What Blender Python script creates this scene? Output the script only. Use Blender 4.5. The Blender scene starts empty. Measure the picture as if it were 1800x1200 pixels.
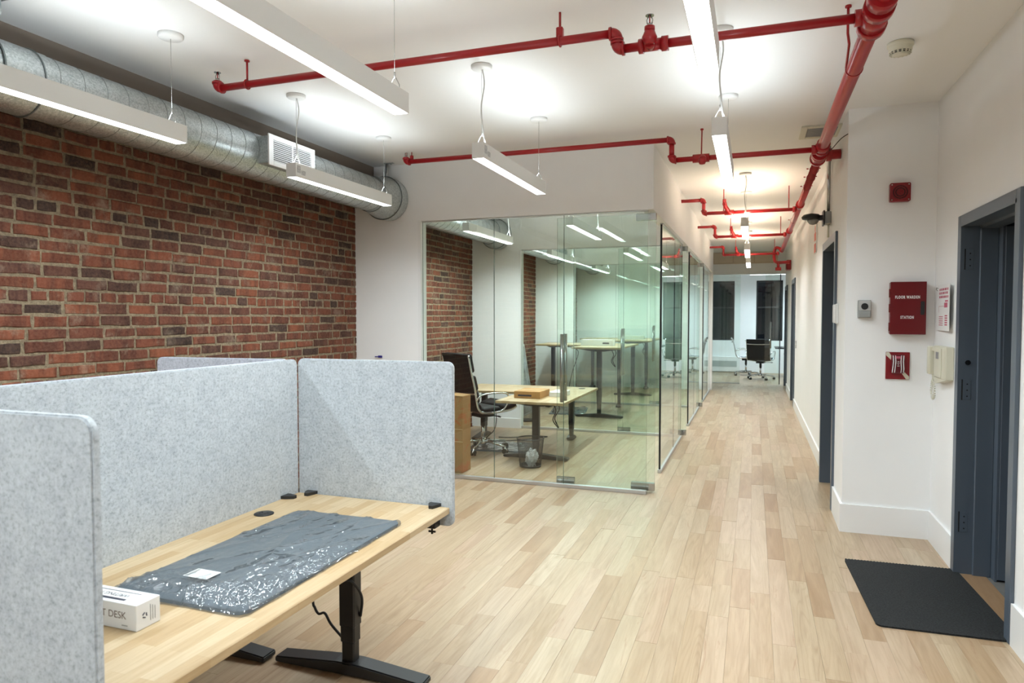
import bpy, bmesh, math, random
from mathutils import Vector, Matrix, noise
R = random.Random(7)
rad = math.radians
scene = bpy.context.scene
col = scene.collection

# ------------------------------------------------------------------ camera, world, exposure
cam_d = bpy.data.cameras.new('camera'); cam = bpy.data.objects.new('camera', cam_d); col.objects.link(cam)
cam.location = (0, 0, 1.5); cam.rotation_euler = (rad(90 - 2.1), 0, rad(19.45))
cam_d.sensor_width = 36; cam_d.lens = 24.04; cam_d.clip_start = 0.05; cam_d.clip_end = 200
cam_d.dof.use_dof = True; cam_d.dof.focus_distance = 4.2; cam_d.dof.aperture_fstop = 5.0
scene.camera = cam
world = bpy.data.worlds.new('night'); scene.world = world; world.use_nodes = True
world.node_tree.nodes['Background'].inputs[0].default_value = (0.012, 0.014, 0.02, 1)
world.node_tree.nodes['Background'].inputs[1].default_value = 0.6
vs = scene.view_settings
vs.view_transform = 'Standard'; vs.look = 'None'; vs.gamma = 1; vs.use_curve_mapping = False
vs.exposure = 0.97
LENS, UPLIGHT = 6.0, 11.0             # radiance of the pendant lenses (down, up)
LAMP_W, LAMP_SPREAD = 7.8, rad(158)   # watts per metre of pendant, beam spread of the prismatic lens
scene.cycles.transparent_max_bounces = 36
scene.cycles.max_bounces = 8
scene.cycles.diffuse_bounces = 4
scene.cycles.glossy_bounces = 4
scene.cycles.sample_clamp_indirect = 6
scene.cycles.caustics_reflective = False
scene.cycles.use_denoising = True
scene.cycles.use_light_tree = False

# ------------------------------------------------------------------ mesh helpers
class MB:
    def __init__(s): s.v = []; s.f = []; s.m = []; s.s = []; s.r = []
    def add(s, vs_, fs, m=0, smooth=False, r=0.0):
        b = len(s.v); s.v += [tuple(p) for p in vs_]
        for f in fs:
            s.f.append(tuple(i + b for i in f)); s.m.append(m); s.s.append(smooth); s.r.append(r)
        return s
    def box(s, x0, x1, y0, y1, z0, z1, m=0, r=0.0, mat=None):
        p = [(x, y, z) for z in (z0, z1) for y in (y0, y1) for x in (x0, x1)]
        if mat is not None: p = [mat @ Vector(q) for q in p]
        return s.add(p, [(0,2,3,1),(4,5,7,6),(0,1,5,4),(2,6,7,3),(0,4,6,2),(1,3,7,5)], m, False, r)
    def cbox(s, x0, x1, y0, y1, z0, z1, c=0.004, m=0, mat=None, smooth=False):
        """box with chamfered edges"""
        bm = bmesh.new(); bmesh.ops.create_cube(bm, size=1)
        for v in bm.verts:
            v.co = Vector(((x0+x1)/2 + v.co.x*(x1-x0), (y0+y1)/2 + v.co.y*(y1-y0), (z0+z1)/2 + v.co.z*(z1-z0)))
        c = min(c, abs(x1-x0)*.45, abs(y1-y0)*.45, abs(z1-z0)*.45)
        bmesh.ops.bevel(bm, geom=bm.edges[:], offset=c, segments=2 if smooth else 1, affect='EDGES', profile=.5)
        return s.bm(bm, m, mat, smooth)
    def bm(s, bm, m=0, mat=None, smooth=False):
        bm.verts.index_update()
        s.add([(mat @ v.co) if mat is not None else v.co for v in bm.verts], [[v.index for v in f.verts] for f in bm.faces], m, smooth)
        bm.free(); return s
    def tube(s, pts, r, n=8, m=0, caps=True, closed=False, flat=None):
        """sweep of a circle; r number or list; flat scales the second axis"""
        P = [Vector(p) for p in pts]; N = len(P)
        rr = r if isinstance(r, (list, tuple)) else [r]*N
        b = len(s.v); up = None; rings = []
        for i, p in enumerate(P):
            if closed: t = (P[(i+1) % N] - P[i-1]).normalized()
            elif i == 0: t = (P[1]-P[0]).normalized()
            elif i == N-1: t = (P[-1]-P[-2]).normalized()
            else:
                t = ((P[i+1]-p).normalized() + (p-P[i-1]).normalized())
                t = t.normalized() if t.length > 1e-6 else (P[i+1]-p).normalized()
            if up is None:
                up = Vector((0,0,1)) if abs(t.z) < .9 else Vector((1,0,0))
            a = (up - t*up.dot(t))
            a = a.normalized() if a.length > 1e-6 else t.orthogonal().normalized()
            up = a; c = t.cross(a)
            fl = flat or 1
            s.v += [tuple(p + (a*math.cos(2*math.pi*k/n) + c*math.sin(2*math.pi*k/n)*fl)*rr[i]) for k in range(n)]
            rings.append(b + i*n)
        segs = N if closed else N-1
        for i in range(segs):
            A, B = rings[i], rings[(i+1) % N]
            for k in range(n):
                s.f.append((A+k, A+(k+1) % n, B+(k+1) % n, B+k)); s.m.append(m); s.s.append(True); s.r.append(0.)
        if caps and not closed:
            s.f.append(tuple(rings[0]+k for k in range(n))[::-1]); s.m.append(m); s.s.append(False); s.r.append(0.)
            s.f.append(tuple(rings[-1]+k for k in range(n))); s.m.append(m); s.s.append(False); s.r.append(0.)
        return s
    def cyl(s, p0, p1, r, n=16, m=0, r1=None): return s.tube([p0, p1], [r, r if r1 is None else r1], n, m)
    def lathe(s, prof, c=(0,0,0), n=24, m=0, mat=None, smooth=True):
        b = len(s.v); k = len(prof)
        for r, z in prof:
            for i in range(n):
                q = Vector((r*math.cos(2*math.pi*i/n), r*math.sin(2*math.pi*i/n), z))
                q = (mat @ q) if mat is not None else q
                s.v.append((q.x+c[0], q.y+c[1], q.z+c[2]))
        for j in range(k-1):
            for i in range(n):
                s.f.append((b+j*n+i, b+j*n+(i+1) % n, b+(j+1)*n+(i+1) % n, b+(j+1)*n+i)); s.m.append(m); s.s.append(smooth); s.r.append(0.)
        if prof[0][0] > 1e-5: s.f.append(tuple(b+i for i in range(n))[::-1]); s.m.append(m); s.s.append(False); s.r.append(0.)
        if prof[-1][0] > 1e-5: s.f.append(tuple(b+(k-1)*n+i for i in range(n))); s.m.append(m); s.s.append(False); s.r.append(0.)
        return s
    def prism(s, poly, d0, d1, axis='z', m=0, mat=None):
        def P(a, b_, d): return {'z': (a, b_, d), 'y': (a, d, b_), 'x': (d, a, b_)}[axis]
        n = len(poly); vs_ = [P(a, b_, d0) for a, b_ in poly] + [P(a, b_, d1) for a, b_ in poly]
        if mat is not None: vs_ = [mat @ Vector(q) for q in vs_]
        fs = [tuple(range(n))[::-1], tuple(range(n, 2*n))] + [(i, (i+1) % n, n+(i+1) % n, n+i) for i in range(n)]
        return s.add(vs_, fs, m)
    def build(s, name, mats, parent=None, fix=True):
        me = bpy.data.meshes.new(name); me.from_pydata(s.v, [], s.f)
        for M_ in (mats if isinstance(mats, (list, tuple)) else [mats]): me.materials.append(M_)
        me.polygons.foreach_set('material_index', s.m); me.polygons.foreach_set('use_smooth', s.s)
        if any(s.r):
            a = me.attributes.new('rnd', 'FLOAT', 'FACE'); a.data.foreach_set('value', s.r)
        if fix:
            b_ = bmesh.new(); b_.from_mesh(me); bmesh.ops.recalc_face_normals(b_, faces=b_.faces[:]); b_.to_mesh(me); b_.free()
        me.update()
        o = bpy.data.objects.new(name, me); col.objects.link(o)
        if parent is not None: o.parent = parent
        return o

def tag(o, label, cat, group=None, kind=None):
    o['label'] = label; o['category'] = cat
    if group: o['group'] = group
    if kind: o['kind'] = kind
    return o
def thing(name, label, cat, loc=(0,0,0), rz=0, group=None, rx=0, ry=0):
    o = bpy.data.objects.new(name, None); col.objects.link(o); o.empty_display_size = .1
    o.location = loc; o.rotation_euler = (rx, ry, rz)
    return tag(o, label, cat, group)
def struct(o, label=None):
    o['kind'] = 'structure'
    if label: o['label'] = label
    return o
def copy_tree(o, parent=None):
    c = o.copy(); col.objects.link(c); c.parent = parent
    for ch in list(o.children): copy_tree(ch, c)
    return c
def arc(c, r, a0, a1, n, plane='yz'):
    out = []
    for i in range(n+1):
        a = rad(a0 + (a1-a0)*i/n); u, w = r*math.cos(a), r*math.sin(a)
        out.append({'yz': (c[0], c[1]+u, c[2]+w), 'xz': (c[0]+u, c[1], c[2]+w), 'xy': (c[0]+u, c[1]+w, c[2])}[plane])
    return out
def smooth_path(pts, n=6):
    P = [Vector(p) for p in pts]; out = []
    for i in range(len(P)-1):
        p0, p1, p2, p3 = P[max(i-1,0)], P[i], P[i+1], P[min(i+2,len(P)-1)]
        for k in range(n):
            t = k/n
            out.append(.5*((2*p1)+(-p0+p2)*t+(2*p0-5*p1+4*p2-p3)*t*t+(-p0+3*p1-3*p2+p3)*t**3))
    out.append(P[-1]); return out
def rrect(x0, x1, y0, y1, r, n=5, corners=(1,1,1,1)):
    """rounded rectangle polygon, corners order: x1y1, x0y1, x0y0, x1y0"""
    out = []
    for k, (cx, cy, a) in enumerate(((x1-r, y1-r, 0), (x0+r, y1-r, 90), (x0+r, y0+r, 180), (x1-r, y0+r, 270))):
        if corners[k]:
            for i in range(n+1):
                t = rad(a + 90*i/n); out.append((cx + r*math.cos(t), cy + r*math.sin(t)))
        else:
            out.append((((x1, x0, x0, x1)[k]), ((y1, y1, y0, y0)[k])))
    return out
def text_part(body, size, mtx, mat, parent, name='lettering', ex=.0004, align='CENTER', sx=1.0, spacing=1.0, bold=0.):
    cu = bpy.data.curves.new('t', 'FONT'); cu.body = body; cu.size = size; cu.extrude = ex
    cu.align_x = align; cu.align_y = 'CENTER'; cu.space_character = spacing; cu.resolution_u = 3; cu.offset = bold
    o = bpy.data.objects.new('t', cu); col.objects.link(o)
    bpy.context.view_layer.update()
    me = bpy.data.meshes.new_from_object(o); bpy.data.objects.remove(o); bpy.data.curves.remove(cu)
    me.transform(mtx @ Matrix.Diagonal((sx, 1, 1, 1)))
    me.materials.clear(); me.materials.append(mat); me.name = name
    t = bpy.data.objects.new(name, me); col.objects.link(t); t.parent = parent
    return t

# ------------------------------------------------------------------ materials
def mat_(name):
    m = bpy.data.materials.new(name); m.use_nodes = True
    nt = m.node_tree; b = nt.nodes['Principled BSDF']; return m, nt, b
def node(nt, t, **kw):
    n = nt.nodes.new(t)
    for k, v in kw.items(): setattr(n, k, v)
    return n
def simple(name, c, rough=.5, metal=0., noise_amt=0., scale=20., bump=0., coat=0., spec=None):
    m, nt, b = mat_(name); L = nt.links
    b.inputs['Base Color'].default_value = (*c, 1); b.inputs['Roughness'].default_value = rough
    b.inputs['Metallic'].default_value = metal
    if coat: b.inputs['Coat Weight'].default_value = coat; b.inputs['Coat Roughness'].default_value = .1
    if spec is not None: b.inputs['Specular IOR Level'].default_value = spec
    if noise_amt or bump:
        tc = node(nt, 'ShaderNodeTexCoord'); no = node(nt, 'ShaderNodeTexNoise')
        no.inputs['Scale'].default_value = scale; no.inputs['Detail'].default_value = 4
        L.new(tc.outputs['Object'], no.inputs['Vector'])
        if noise_amt:
            cr = node(nt, 'ShaderNodeValToRGB')
            cr.color_ramp.elements[0].position = .3; cr.color_ramp.elements[1].position = .7
            cr.color_ramp.elements[0].color = (*[max(0, x*(1-noise_amt)) for x in c], 1)
            cr.color_ramp.elements[1].color = (*[min(1, x*(1+noise_amt)) for x in c], 1)
            L.new(no.outputs['Fac'], cr.inputs['Fac']); L.new(cr.outputs['Color'], b.inputs['Base Color'])
        if bump:
            bp = node(nt, 'ShaderNodeBump'); bp.inputs['Strength'].default_value = bump; bp.inputs['Distance'].default_value = .002
            L.new(no.outputs['Fac'], bp.inputs['Height']); L.new(bp.outputs['Normal'], b.inputs['Normal'])
    return m
def emit(name, c, s):
    m, nt, b = mat_(name)
    b.inputs['Base Color'].default_value = (.9,.9,.9,1)
    b.inputs['Emission Color'].default_value = (*c, 1); b.inputs['Emission Strength'].default_value = s
    m.cycles.emission_sampling = 'FRONT'
    return m
def ramp(nt, stops):
    cr = node(nt, 'ShaderNodeValToRGB'); e = cr.color_ramp.elements
    e[0].position, e[0].color = stops[0][0], (*stops[0][1], 1)
    e[1].position, e[1].color = stops[-1][0], (*stops[-1][1], 1)
    for p, c in stops[1:-1]:
        q = e.new(p); q.color = (*c, 1)
    return cr
def mixc(nt, fac, a, b_, blend='MIX'):
    n = node(nt, 'ShaderNodeMix', data_type='RGBA', blend_type=blend); L = nt.links
    for sock, val in ((n.inputs[0], fac), (n.inputs[6], a), (n.inputs[7], b_)):
        if hasattr(val, 'is_linked') or isinstance(val, bpy.types.NodeSocket): L.new(val, sock)
        elif isinstance(val, (int, float)): sock.default_value = val
        else: sock.default_value = (*val, 1)
    return n.outputs[2]
def mth(nt, op, a, b_=None, c=None):
    n = node(nt, 'ShaderNodeMath', operation=op)
    for i, v in enumerate((a, b_, c)):
        if v is None: continue
        if isinstance(v, bpy.types.NodeSocket): nt.links.new(v, n.inputs[i])
        else: n.inputs[i].default_value = v
    return n.outputs[0]
def vec(nt, src, scale, offs=None):
    mp = node(nt, 'ShaderNodeVectorMath', operation='MULTIPLY'); nt.links.new(src, mp.inputs[0]); mp.inputs[1].default_value = scale
    o = mp.outputs[0]
    if offs is not None:
        ad = node(nt, 'ShaderNodeVectorMath', operation='ADD'); nt.links.new(o, ad.inputs[0]); nt.links.new(offs, ad.inputs[1]); o = ad.outputs[0]
    return o
def noise_(nt, v, scale, detail=4, rough=.5, dist=0.):
    n = node(nt, 'ShaderNodeTexNoise'); nt.links.new(v, n.inputs['Vector'])
    n.inputs['Scale'].default_value = scale; n.inputs['Detail'].default_value = detail
    n.inputs['Roughness'].default_value = rough; n.inputs['Distortion'].default_value = dist
    return n.outputs['Fac']

def m_floor():
    m, nt, b = mat_('oak_floor'); L = nt.links
    g = node(nt, 'ShaderNodeNewGeometry'); at = node(nt, 'ShaderNodeAttribute', attribute_name='rnd'); r = at.outputs['Fac']
    off = node(nt, 'ShaderNodeCombineXYZ'); L.new(mth(nt, 'MULTIPLY', r, 37.), off.inputs[0]); L.new(mth(nt, 'MULTIPLY', r, 91.), off.inputs[1])
    v = vec(nt, g.outputs['Position'], (14, 1.3, 1), off.outputs[0])
    broad = noise_(nt, v, 1.0, 5, .6, 1.2)
    v2 = vec(nt, g.outputs['Position'], (120, 5, 1), off.outputs[0]); fine = noise_(nt, v2, 1.0, 3, .6)
    v3 = vec(nt, g.outputs['Position'], (9, .9, 1), off.outputs[0]); st = noise_(nt, v3, 1.3, 4, .65, 2.5)
    # growth rings: contour lines of a stretched noise field, finer on some boards than on others
    fld = noise_(nt, vec(nt, g.outputs['Position'], (11, .75, 1), off.outputs[0]), 1.0, 1.5, .4, .3)
    rr_ = mth(nt, 'FRACT', mth(nt, 'MULTIPLY', r, 7.13))
    ring = mth(nt, 'ADD', mth(nt, 'MULTIPLY', mth(nt, 'SINE', mth(nt, 'MULTIPLY', fld, mth(nt, 'ADD', 45., mth(nt, 'MULTIPLY', rr_, 60.)))), .5), .5)
    ring = mth(nt, 'MULTIPLY', mth(nt, 'POWER', ring, 3.0), mth(nt, 'ADD', .06, mth(nt, 'MULTIPLY', mth(nt, 'FRACT', mth(nt, 'MULTIPLY', r, 3.7)), .34)))
    tone = ramp(nt, [(0, (.36,.228,.127)), (.10, (.425,.292,.178)), (.30, (.475,.355,.232)), (.6, (.498,.388,.262)), (.82, (.498,.360,.25)), (1, (.53,.427,.30))])
    L.new(r, tone.inputs['Fac'])
    c = mixc(nt, ring, tone.outputs['Color'], (.36,.25,.14))
    br = ramp(nt, [(.35, (.80,.74,.68)), (.65, (1.06,1.06,1.06))]); L.new(broad, br.inputs['Fac'])
    c = mixc(nt, .75, c, br.outputs['Color'], 'MULTIPLY')
    fr = ramp(nt, [(.3, (.92,.90,.87)), (.6, (1,1,1))]); L.new(fine, fr.inputs['Fac'])
    c = mixc(nt, .7, c, fr.outputs['Color'], 'MULTIPLY')
    sr = ramp(nt, [(.62, (0,0,0)), (.72, (1,1,1))]); L.new(st, sr.inputs['Fac'])
    c = mixc(nt, mth(nt, 'MULTIPLY', sr.outputs['Color'], .55), c, (.33,.18,.095))
    L.new(c, b.inputs['Base Color'])
    b.inputs['Roughness'].default_value = .34; b.inputs['Specular IOR Level'].default_value = .5
    bp = node(nt, 'ShaderNodeBump'); bp.inputs['Strength'].default_value = .12; bp.inputs['Distance'].default_value = .001
    L.new(fine, bp.inputs['Height']); L.new(bp.outputs['Normal'], b.inputs['Normal'])
    return m
def m_brick():
    m, nt, b = mat_('old_brick'); L = nt.links
    g = node(nt, 'ShaderNodeNewGeometry'); at = node(nt, 'ShaderNodeAttribute', attribute_name='rnd'); r = at.outputs['Fac']
    off = node(nt, 'ShaderNodeCombineXYZ'); L.new(mth(nt, 'MULTIPLY', r, 53.), off.inputs[0]); L.new(mth(nt, 'MULTIPLY', r, 17.), off.inputs[2])
    v = vec(nt, g.outputs['Position'], (1,1,1), off.outputs[0])
    tone = ramp(nt, [(0, (.026,.019,.017)), (.07, (.040,.023,.020)), (.15, (.075,.031,.023)), (.38, (.122,.037,.022)), (.72, (.158,.044,.023)), (1, (.21,.062,.029))])
    L.new(r, tone.inputs['Fac'])
    burn = noise_(nt, vec(nt, g.outputs['Position'], (1, 1.6, .35), off.outputs[0]), 7, 3, .6)
    brp = ramp(nt, [(.40, (.42,.38,.40)), (.56, (1.05,1.05,1.05))]); L.new(burn, brp.inputs['Fac'])
    c = mixc(nt, .8, tone.outputs['Color'], brp.outputs['Color'], 'MULTIPLY')
    sm = noise_(nt, v, 60, 4, .65)
    c = mixc(nt, mth(nt, 'MULTIPLY', mth(nt, 'SUBTRACT', sm, .3), .35), c, (.55,.30,.2))
    lime = noise_(nt, vec(nt, g.outputs['Position'], (1,1,1)), 5.5, 5, .7)
    lr = ramp(nt, [(.55, (0,0,0)), (.72, (1,1,1))]); L.new(lime, lr.inputs['Fac'])
    c = mixc(nt, mth(nt, 'MULTIPLY', lr.outputs['Color'], mth(nt, 'MULTIPLY', sm, 1.0)), c, (.34,.27,.20))
    L.new(c, b.inputs['Base Color']); b.inputs['Roughness'].default_value = .85; b.inputs['Specular IOR Level'].default_value = .25
    bp = node(nt, 'ShaderNodeBump'); bp.inputs['Strength'].default_value = .6; bp.inputs['Distance'].default_value = .004
    L.new(noise_(nt, v, 45, 5, .65), bp.inputs['Height']); L.new(bp.outputs['Normal'], b.inputs['Normal'])
    return m
def m_mortar():
    m, nt, b = mat_('mortar'); L = nt.links
    g = node(nt, 'ShaderNodeNewGeometry'); n1 = noise_(nt, g.outputs['Position'], 40, 6, .7); n2 = noise_(nt, g.outputs['Position'], 4, 4, .6)
    cr = ramp(nt, [(.3, (.09,.068,.048)), (.5, (.25,.195,.125)), (.72, (.42,.34,.225))]); L.new(n1, cr.inputs['Fac'])
    c = mixc(nt, mth(nt, 'MULTIPLY', n2, .6), cr.outputs['Color'], (.25,.19,.12)); L.new(c, b.inputs['Base Color']); b.inputs['Roughness'].default_value = .95
    bp = node(nt, 'ShaderNodeBump'); bp.inputs['Strength'].default_value = 1; bp.inputs['Distance'].default_value = .012
    L.new(n1, bp.inputs['Height']); L.new(bp.outputs['Normal'], b.inputs['Normal'])
    return m
def m_felt(name, c):
    m, nt, b = mat_(name); L = nt.links
    tc = node(nt, 'ShaderNodeTexCoord')
    n1 = noise_(nt, tc.outputs['Object'], 95, 4, .75); n2 = noise_(nt, tc.outputs['Object'], 30, 3, .6)
    cr = ramp(nt, [(.33, tuple(x*.60 for x in c)), (.47, tuple(x*.92 for x in c)), (.68, tuple(min(1, x*1.12) for x in c))]); L.new(n1, cr.inputs['Fac'])
    r2 = ramp(nt, [(.3, (.88,.88,.9)), (.6, (1.03,1.03,1.03))]); L.new(n2, r2.inputs['Fac'])
    L.new(mixc(nt, 1., cr.outputs['Color'], r2.outputs['Color'], 'MULTIPLY'), b.inputs['Base Color'])
    b.inputs['Roughness'].default_value = 1; b.inputs['Specular IOR Level'].default_value = .1; b.inputs['Sheen Weight'].default_value = .2
    bp = node(nt, 'ShaderNodeBump'); bp.inputs['Strength'].default_value = .3; bp.inputs['Distance'].default_value = .001
    L.new(n1, bp.inputs['Height']); L.new(bp.outputs['Normal'], b.inputs['Normal'])
    return m
def m_block(name='rubberwood', axis=1):
    m, nt, b = mat_(name); L = nt.links
    tc = node(nt, 'ShaderNodeTexCoord')
    rot = node(nt, 'ShaderNodeMapping'); L.new(tc.outputs['Object'], rot.inputs['Vector'])
    rot.inputs['Rotation'].default_value = (0, 0, rad(90) if axis == 1 else 0)
    bt = node(nt, 'ShaderNodeTexBrick'); L.new(rot.outputs['Vector'], bt.inputs['Vector'])
    bt.inputs['Scale'].default_value = 1; bt.inputs['Brick Width'].default_value = .33; bt.inputs['Row Height'].default_value = .042
    bt.inputs['Mortar Size'].default_value = .0003; bt.inputs['Color1'].default_value = (.43,.295,.155,1); bt.inputs['Color2'].default_value = (.54,.42,.27,1)
    bt.inputs['Mortar'].default_value = (.38,.265,.135,1); bt.offset = .37; bt.squash = 1
    n1 = noise_(nt, vec(nt, rot.outputs['Vector'], (5, 60, 60)), 1.5, 4, .6)
    r1 = ramp(nt, [(.3, (.88,.84,.76)), (.65, (1.08,1.08,1.08))]); L.new(n1, r1.inputs['Fac'])
    L.new(mixc(nt, .8, bt.outputs['Color'], r1.outputs['Color'], 'MULTIPLY'), b.inputs['Base Color'])
    b.inputs['Roughness'].default_value = .4; b.inputs['Specular IOR Level'].default_value = .35
    return m
def m_galv():
    m, nt, b = mat_('galvanised_steel'); L = nt.links
    g = node(nt, 'ShaderNodeNewGeometry')
    vo = node(nt, 'ShaderNodeTexVoronoi'); L.new(g.outputs['Position'], vo.inputs['Vector']); vo.inputs['Scale'].default_value = 150
    cr = ramp(nt, [(.1, (.38,.42,.43)), (.5, (.50,.54,.545)), (.9, (.62,.655,.66))]); L.new(vo.outputs['Color'], cr.inputs['Fac'])
    L.new(cr.outputs['Color'], b.inputs['Base Color']); b.inputs['Metallic'].default_value = .95
    n1 = noise_(nt, g.outputs['Position'], 12, 4, .6)
    rr = ramp(nt, [(.3, (.30,)*3), (.7, (.5,)*3)]); L.new(n1, rr.inputs['Fac']); L.new(rr.outputs['Color'], b.inputs['Roughness'])
    bp = node(nt, 'ShaderNodeBump'); bp.inputs['Strength'].default_value = .08; bp.inputs['Distance'].default_value = .01
    L.new(n1, bp.inputs['Height']); L.new(bp.outputs['Normal'], b.inputs['Normal'])
    return m
def m_glass(name, tint, refl=1.0, rough=0.0):
    """clear sheet: tinted see-through, Fresnel mirror on the face the ray enters by"""
    m, nt, b = mat_(name); L = nt.links; nt.nodes.remove(b); out = nt.nodes['Material Output']
    tr = node(nt, 'ShaderNodeBsdfTransparent'); tr.inputs['Color'].default_value = (*tint, 1)
    gl = node(nt, 'ShaderNodeBsdfGlossy'); gl.inputs['Roughness'].default_value = rough; gl.inputs['Color'].default_value = (.95,.97,.96,1)
    fr = node(nt, 'ShaderNodeFresnel'); fr.inputs['IOR'].default_value = 1.5
    ge = node(nt, 'ShaderNodeNewGeometry')
    two = mth(nt, 'DIVIDE', mth(nt, 'MULTIPLY', fr.outputs[0], 2.), mth(nt, 'ADD', fr.outputs[0], 1.))
    fac = mth(nt, 'MULTIPLY', mth(nt, 'MULTIPLY', two, refl), mth(nt, 'SUBTRACT', 1., ge.outputs['Backfacing']))
    mx = node(nt, 'ShaderNodeMixShader'); L.new(fac, mx.inputs[0]); L.new(tr.outputs[0], mx.inputs[1]); L.new(gl.outputs[0], mx.inputs[2])
    L.new(mx.outputs[0], out.inputs['Surface'])
    return m
def m_film():
    m, nt, b = mat_('clear_plastic_film'); L = nt.links; nt.nodes.remove(b); out = nt.nodes['Material Output']
    tr = node(nt, 'ShaderNodeBsdfTransparent'); tr.inputs['Color'].default_value = (.95,.97,.98,1)
    gl = node(nt, 'ShaderNodeBsdfGlossy'); gl.inputs['Roughness'].default_value = .06
    df = node(nt, 'ShaderNodeBsdfDiffuse'); df.inputs['Color'].default_value = (.7,.76,.8,1)
    tc = node(nt, 'ShaderNodeTexCoord')
    vo = node(nt, 'ShaderNodeTexVoronoi', feature='SMOOTH_F1'); vo.inputs['Smoothness'].default_value = .25; vo.inputs['Scale'].default_value = 26
    wob = node(nt, 'ShaderNodeTexNoise'); wob.inputs['Scale'].default_value = 9; L.new(tc.outputs['Object'], wob.inputs['Vector'])
    L.new(vec(nt, tc.outputs['Object'], (1.1, .42, 1), vec(nt, wob.outputs['Color'], (.06,.06,0))), vo.inputs['Vector'])
    msk = ramp(nt, [(.50, (.0,)*3), (.66, (1,)*3)]); L.new(noise_(nt, tc.outputs['Object'], 4.5, 2, .5), msk.inputs['Fac'])
    bp = node(nt, 'ShaderNodeBump'); bp.inputs['Strength'].default_value = 1.; bp.inputs['Distance'].default_value = .02
    L.new(mth(nt, 'MULTIPLY', vo.outputs['Distance'], mth(nt, 'ADD', mth(nt, 'MULTIPLY', msk.outputs['Color'], .8), .12)), bp.inputs['Height']); L.new(bp.outputs['Normal'], gl.inputs['Normal'])
    fr = node(nt, 'ShaderNodeFresnel'); fr.inputs['IOR'].default_value = 1.45; L.new(bp.outputs['Normal'], fr.inputs['Normal'])
    m1 = node(nt, 'ShaderNodeMixShader'); m1.inputs[0].default_value = .05; L.new(tr.outputs[0], m1.inputs[1]); L.new(df.outputs[0], m1.inputs[2])
    fac = mth(nt, 'MINIMUM', mth(nt, 'ADD', mth(nt, 'MULTIPLY', fr.outputs[0], 1.6), .04), .8)
    mx = node(nt, 'ShaderNodeMixShader'); L.new(fac, mx.inputs[0]); L.new(m1.outputs[0], mx.inputs[1]); L.new(gl.outputs[0], mx.inputs[2])
    L.new(mx.outputs[0], out.inputs['Surface'])
    return m

def m_carton():
    m, nt, b = mat_('printed_cardboard'); L = nt.links
    tc = node(nt, 'ShaderNodeTexCoord'); n1 = noise_(nt, tc.outputs['Object'], 11, 2, .5, .6); n2 = noise_(nt, tc.outputs['Object'], 3, 3, .5)
    r1 = ramp(nt, [(.54, (0,0,0)), (.62, (1,1,1))]); L.new(n1, r1.inputs['Fac'])
    c = mixc(nt, mth(nt, 'MULTIPLY', r1.outputs['Color'], .6), (.36,.19,.07), (.46,.10,.03))
    L.new(mixc(nt, mth(nt, 'MULTIPLY', n2, .3), c, (.22,.12,.05)), b.inputs['Base Color']); b.inputs['Roughness'].default_value = .75
    return m
WHITE = simple('white_wall_paint', (.88,.88,.88), .55, noise_amt=.015, scale=3)
CEIL = simple('white_ceiling_paint', (.87,.87,.87), .7)
TAUPE = simple('taupe_wall_paint', (.22,.175,.14), .7)
TRIMW = simple('white_gloss_trim', (.84,.84,.84), .35)
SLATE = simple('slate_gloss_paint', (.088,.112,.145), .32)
FLOOR = m_floor(); BRICK = m_brick(); MORTAR = m_mortar()
FELT = m_felt('light_grey_felt', (.485,.515,.54)); FELTD = m_felt('mid_grey_felt', (.45,.465,.52))
BLOCK = m_block('rubberwood_long', 1); BLOCKX = m_block('rubberwood_cross', 0)
GALV = m_galv(); SEAM = simple('dark_seam', (.16,.18,.18), .5, .6); SEAM2 = simple('seam_steel', (.30,.325,.325), .45, .8)
GLASS = m_glass('office_glass', (.925,.968,.948)); GEDGE = simple('glass_edge_green', (.09,.15,.135), .15); GEDGED = simple('glass_edge_dark', (.012,.03,.026), .12)
NIGHT = m_glass('window_glass', (.55,.62,.62), .6)
STEEL = simple('brushed_steel', (.46,.46,.45), .2, 1.0); CHROME = simple('chrome', (.72,.73,.74), .12, 1.0)
ALU = simple('satin_aluminium', (.60,.61,.62), .35, .9)
BLACK = simple('black_powder_coat', (.014,.014,.015), .42); RUBBER = simple('black_rubber', (.012,.012,.012), .7)
LEATHER = simple('black_leather', (.010,.010,.011), .6, spec=.25, bump=.25, scale=160); MESHB = simple('black_mesh_cloth', (.016,.017,.02), .65)
RED = simple('red_pipe_paint', (.34,.010,.014), .28, noise_amt=.08, scale=8); REDBOX = simple('dark_red_enamel', (.135,.003,.006), .3)
REDS = simple('red_signal_plastic', (.22,.005,.010), .35); CREAM = simple('cream_plastic', (.66,.64,.52), .4)
PENW = simple('white_powder_coat', (.80,.80,.79), .4); WIRE = simple('pale_cord', (.70,.70,.68), .5)
STICK = simple('printed_sticker', (.48,.48,.49), .5, noise_amt=.35, scale=120); GREYP = simple('grey_plastic', (.30,.31,.30), .45); WPLAST = simple('white_plastic', (.80,.80,.79), .4)
PAPER = simple('white_paper', (.80,.80,.80), .6); PRINT = simple('red_print', (.50,.11,.17), .7); INK = simple('dark_ink', (.03,.03,.05), .6)
CARD = simple('cardboard', (.42,.225,.08), .8, noise_amt=.12, scale=6); CARDB = simple('box_white_card', (.78,.775,.77), .55)
MATG = simple('charcoal_mat_foam', (.095,.122,.148), .6); FILM = m_film()
MATK = simple('black_ribbed_carpet', (.011,.012,.013), .95, noise_amt=.9, scale=130, bump=.8)
STONE = simple('grey_stone', (.16,.155,.145), .6, noise_amt=.25, scale=9)
BLUE = simple('blue_plastic', (.015,.015,.22), .4); LOUVER = simple('tan_louver', (.74,.62,.47), .5); GRILLE = simple('grille_grey', (.42,.46,.45), .5)
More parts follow.
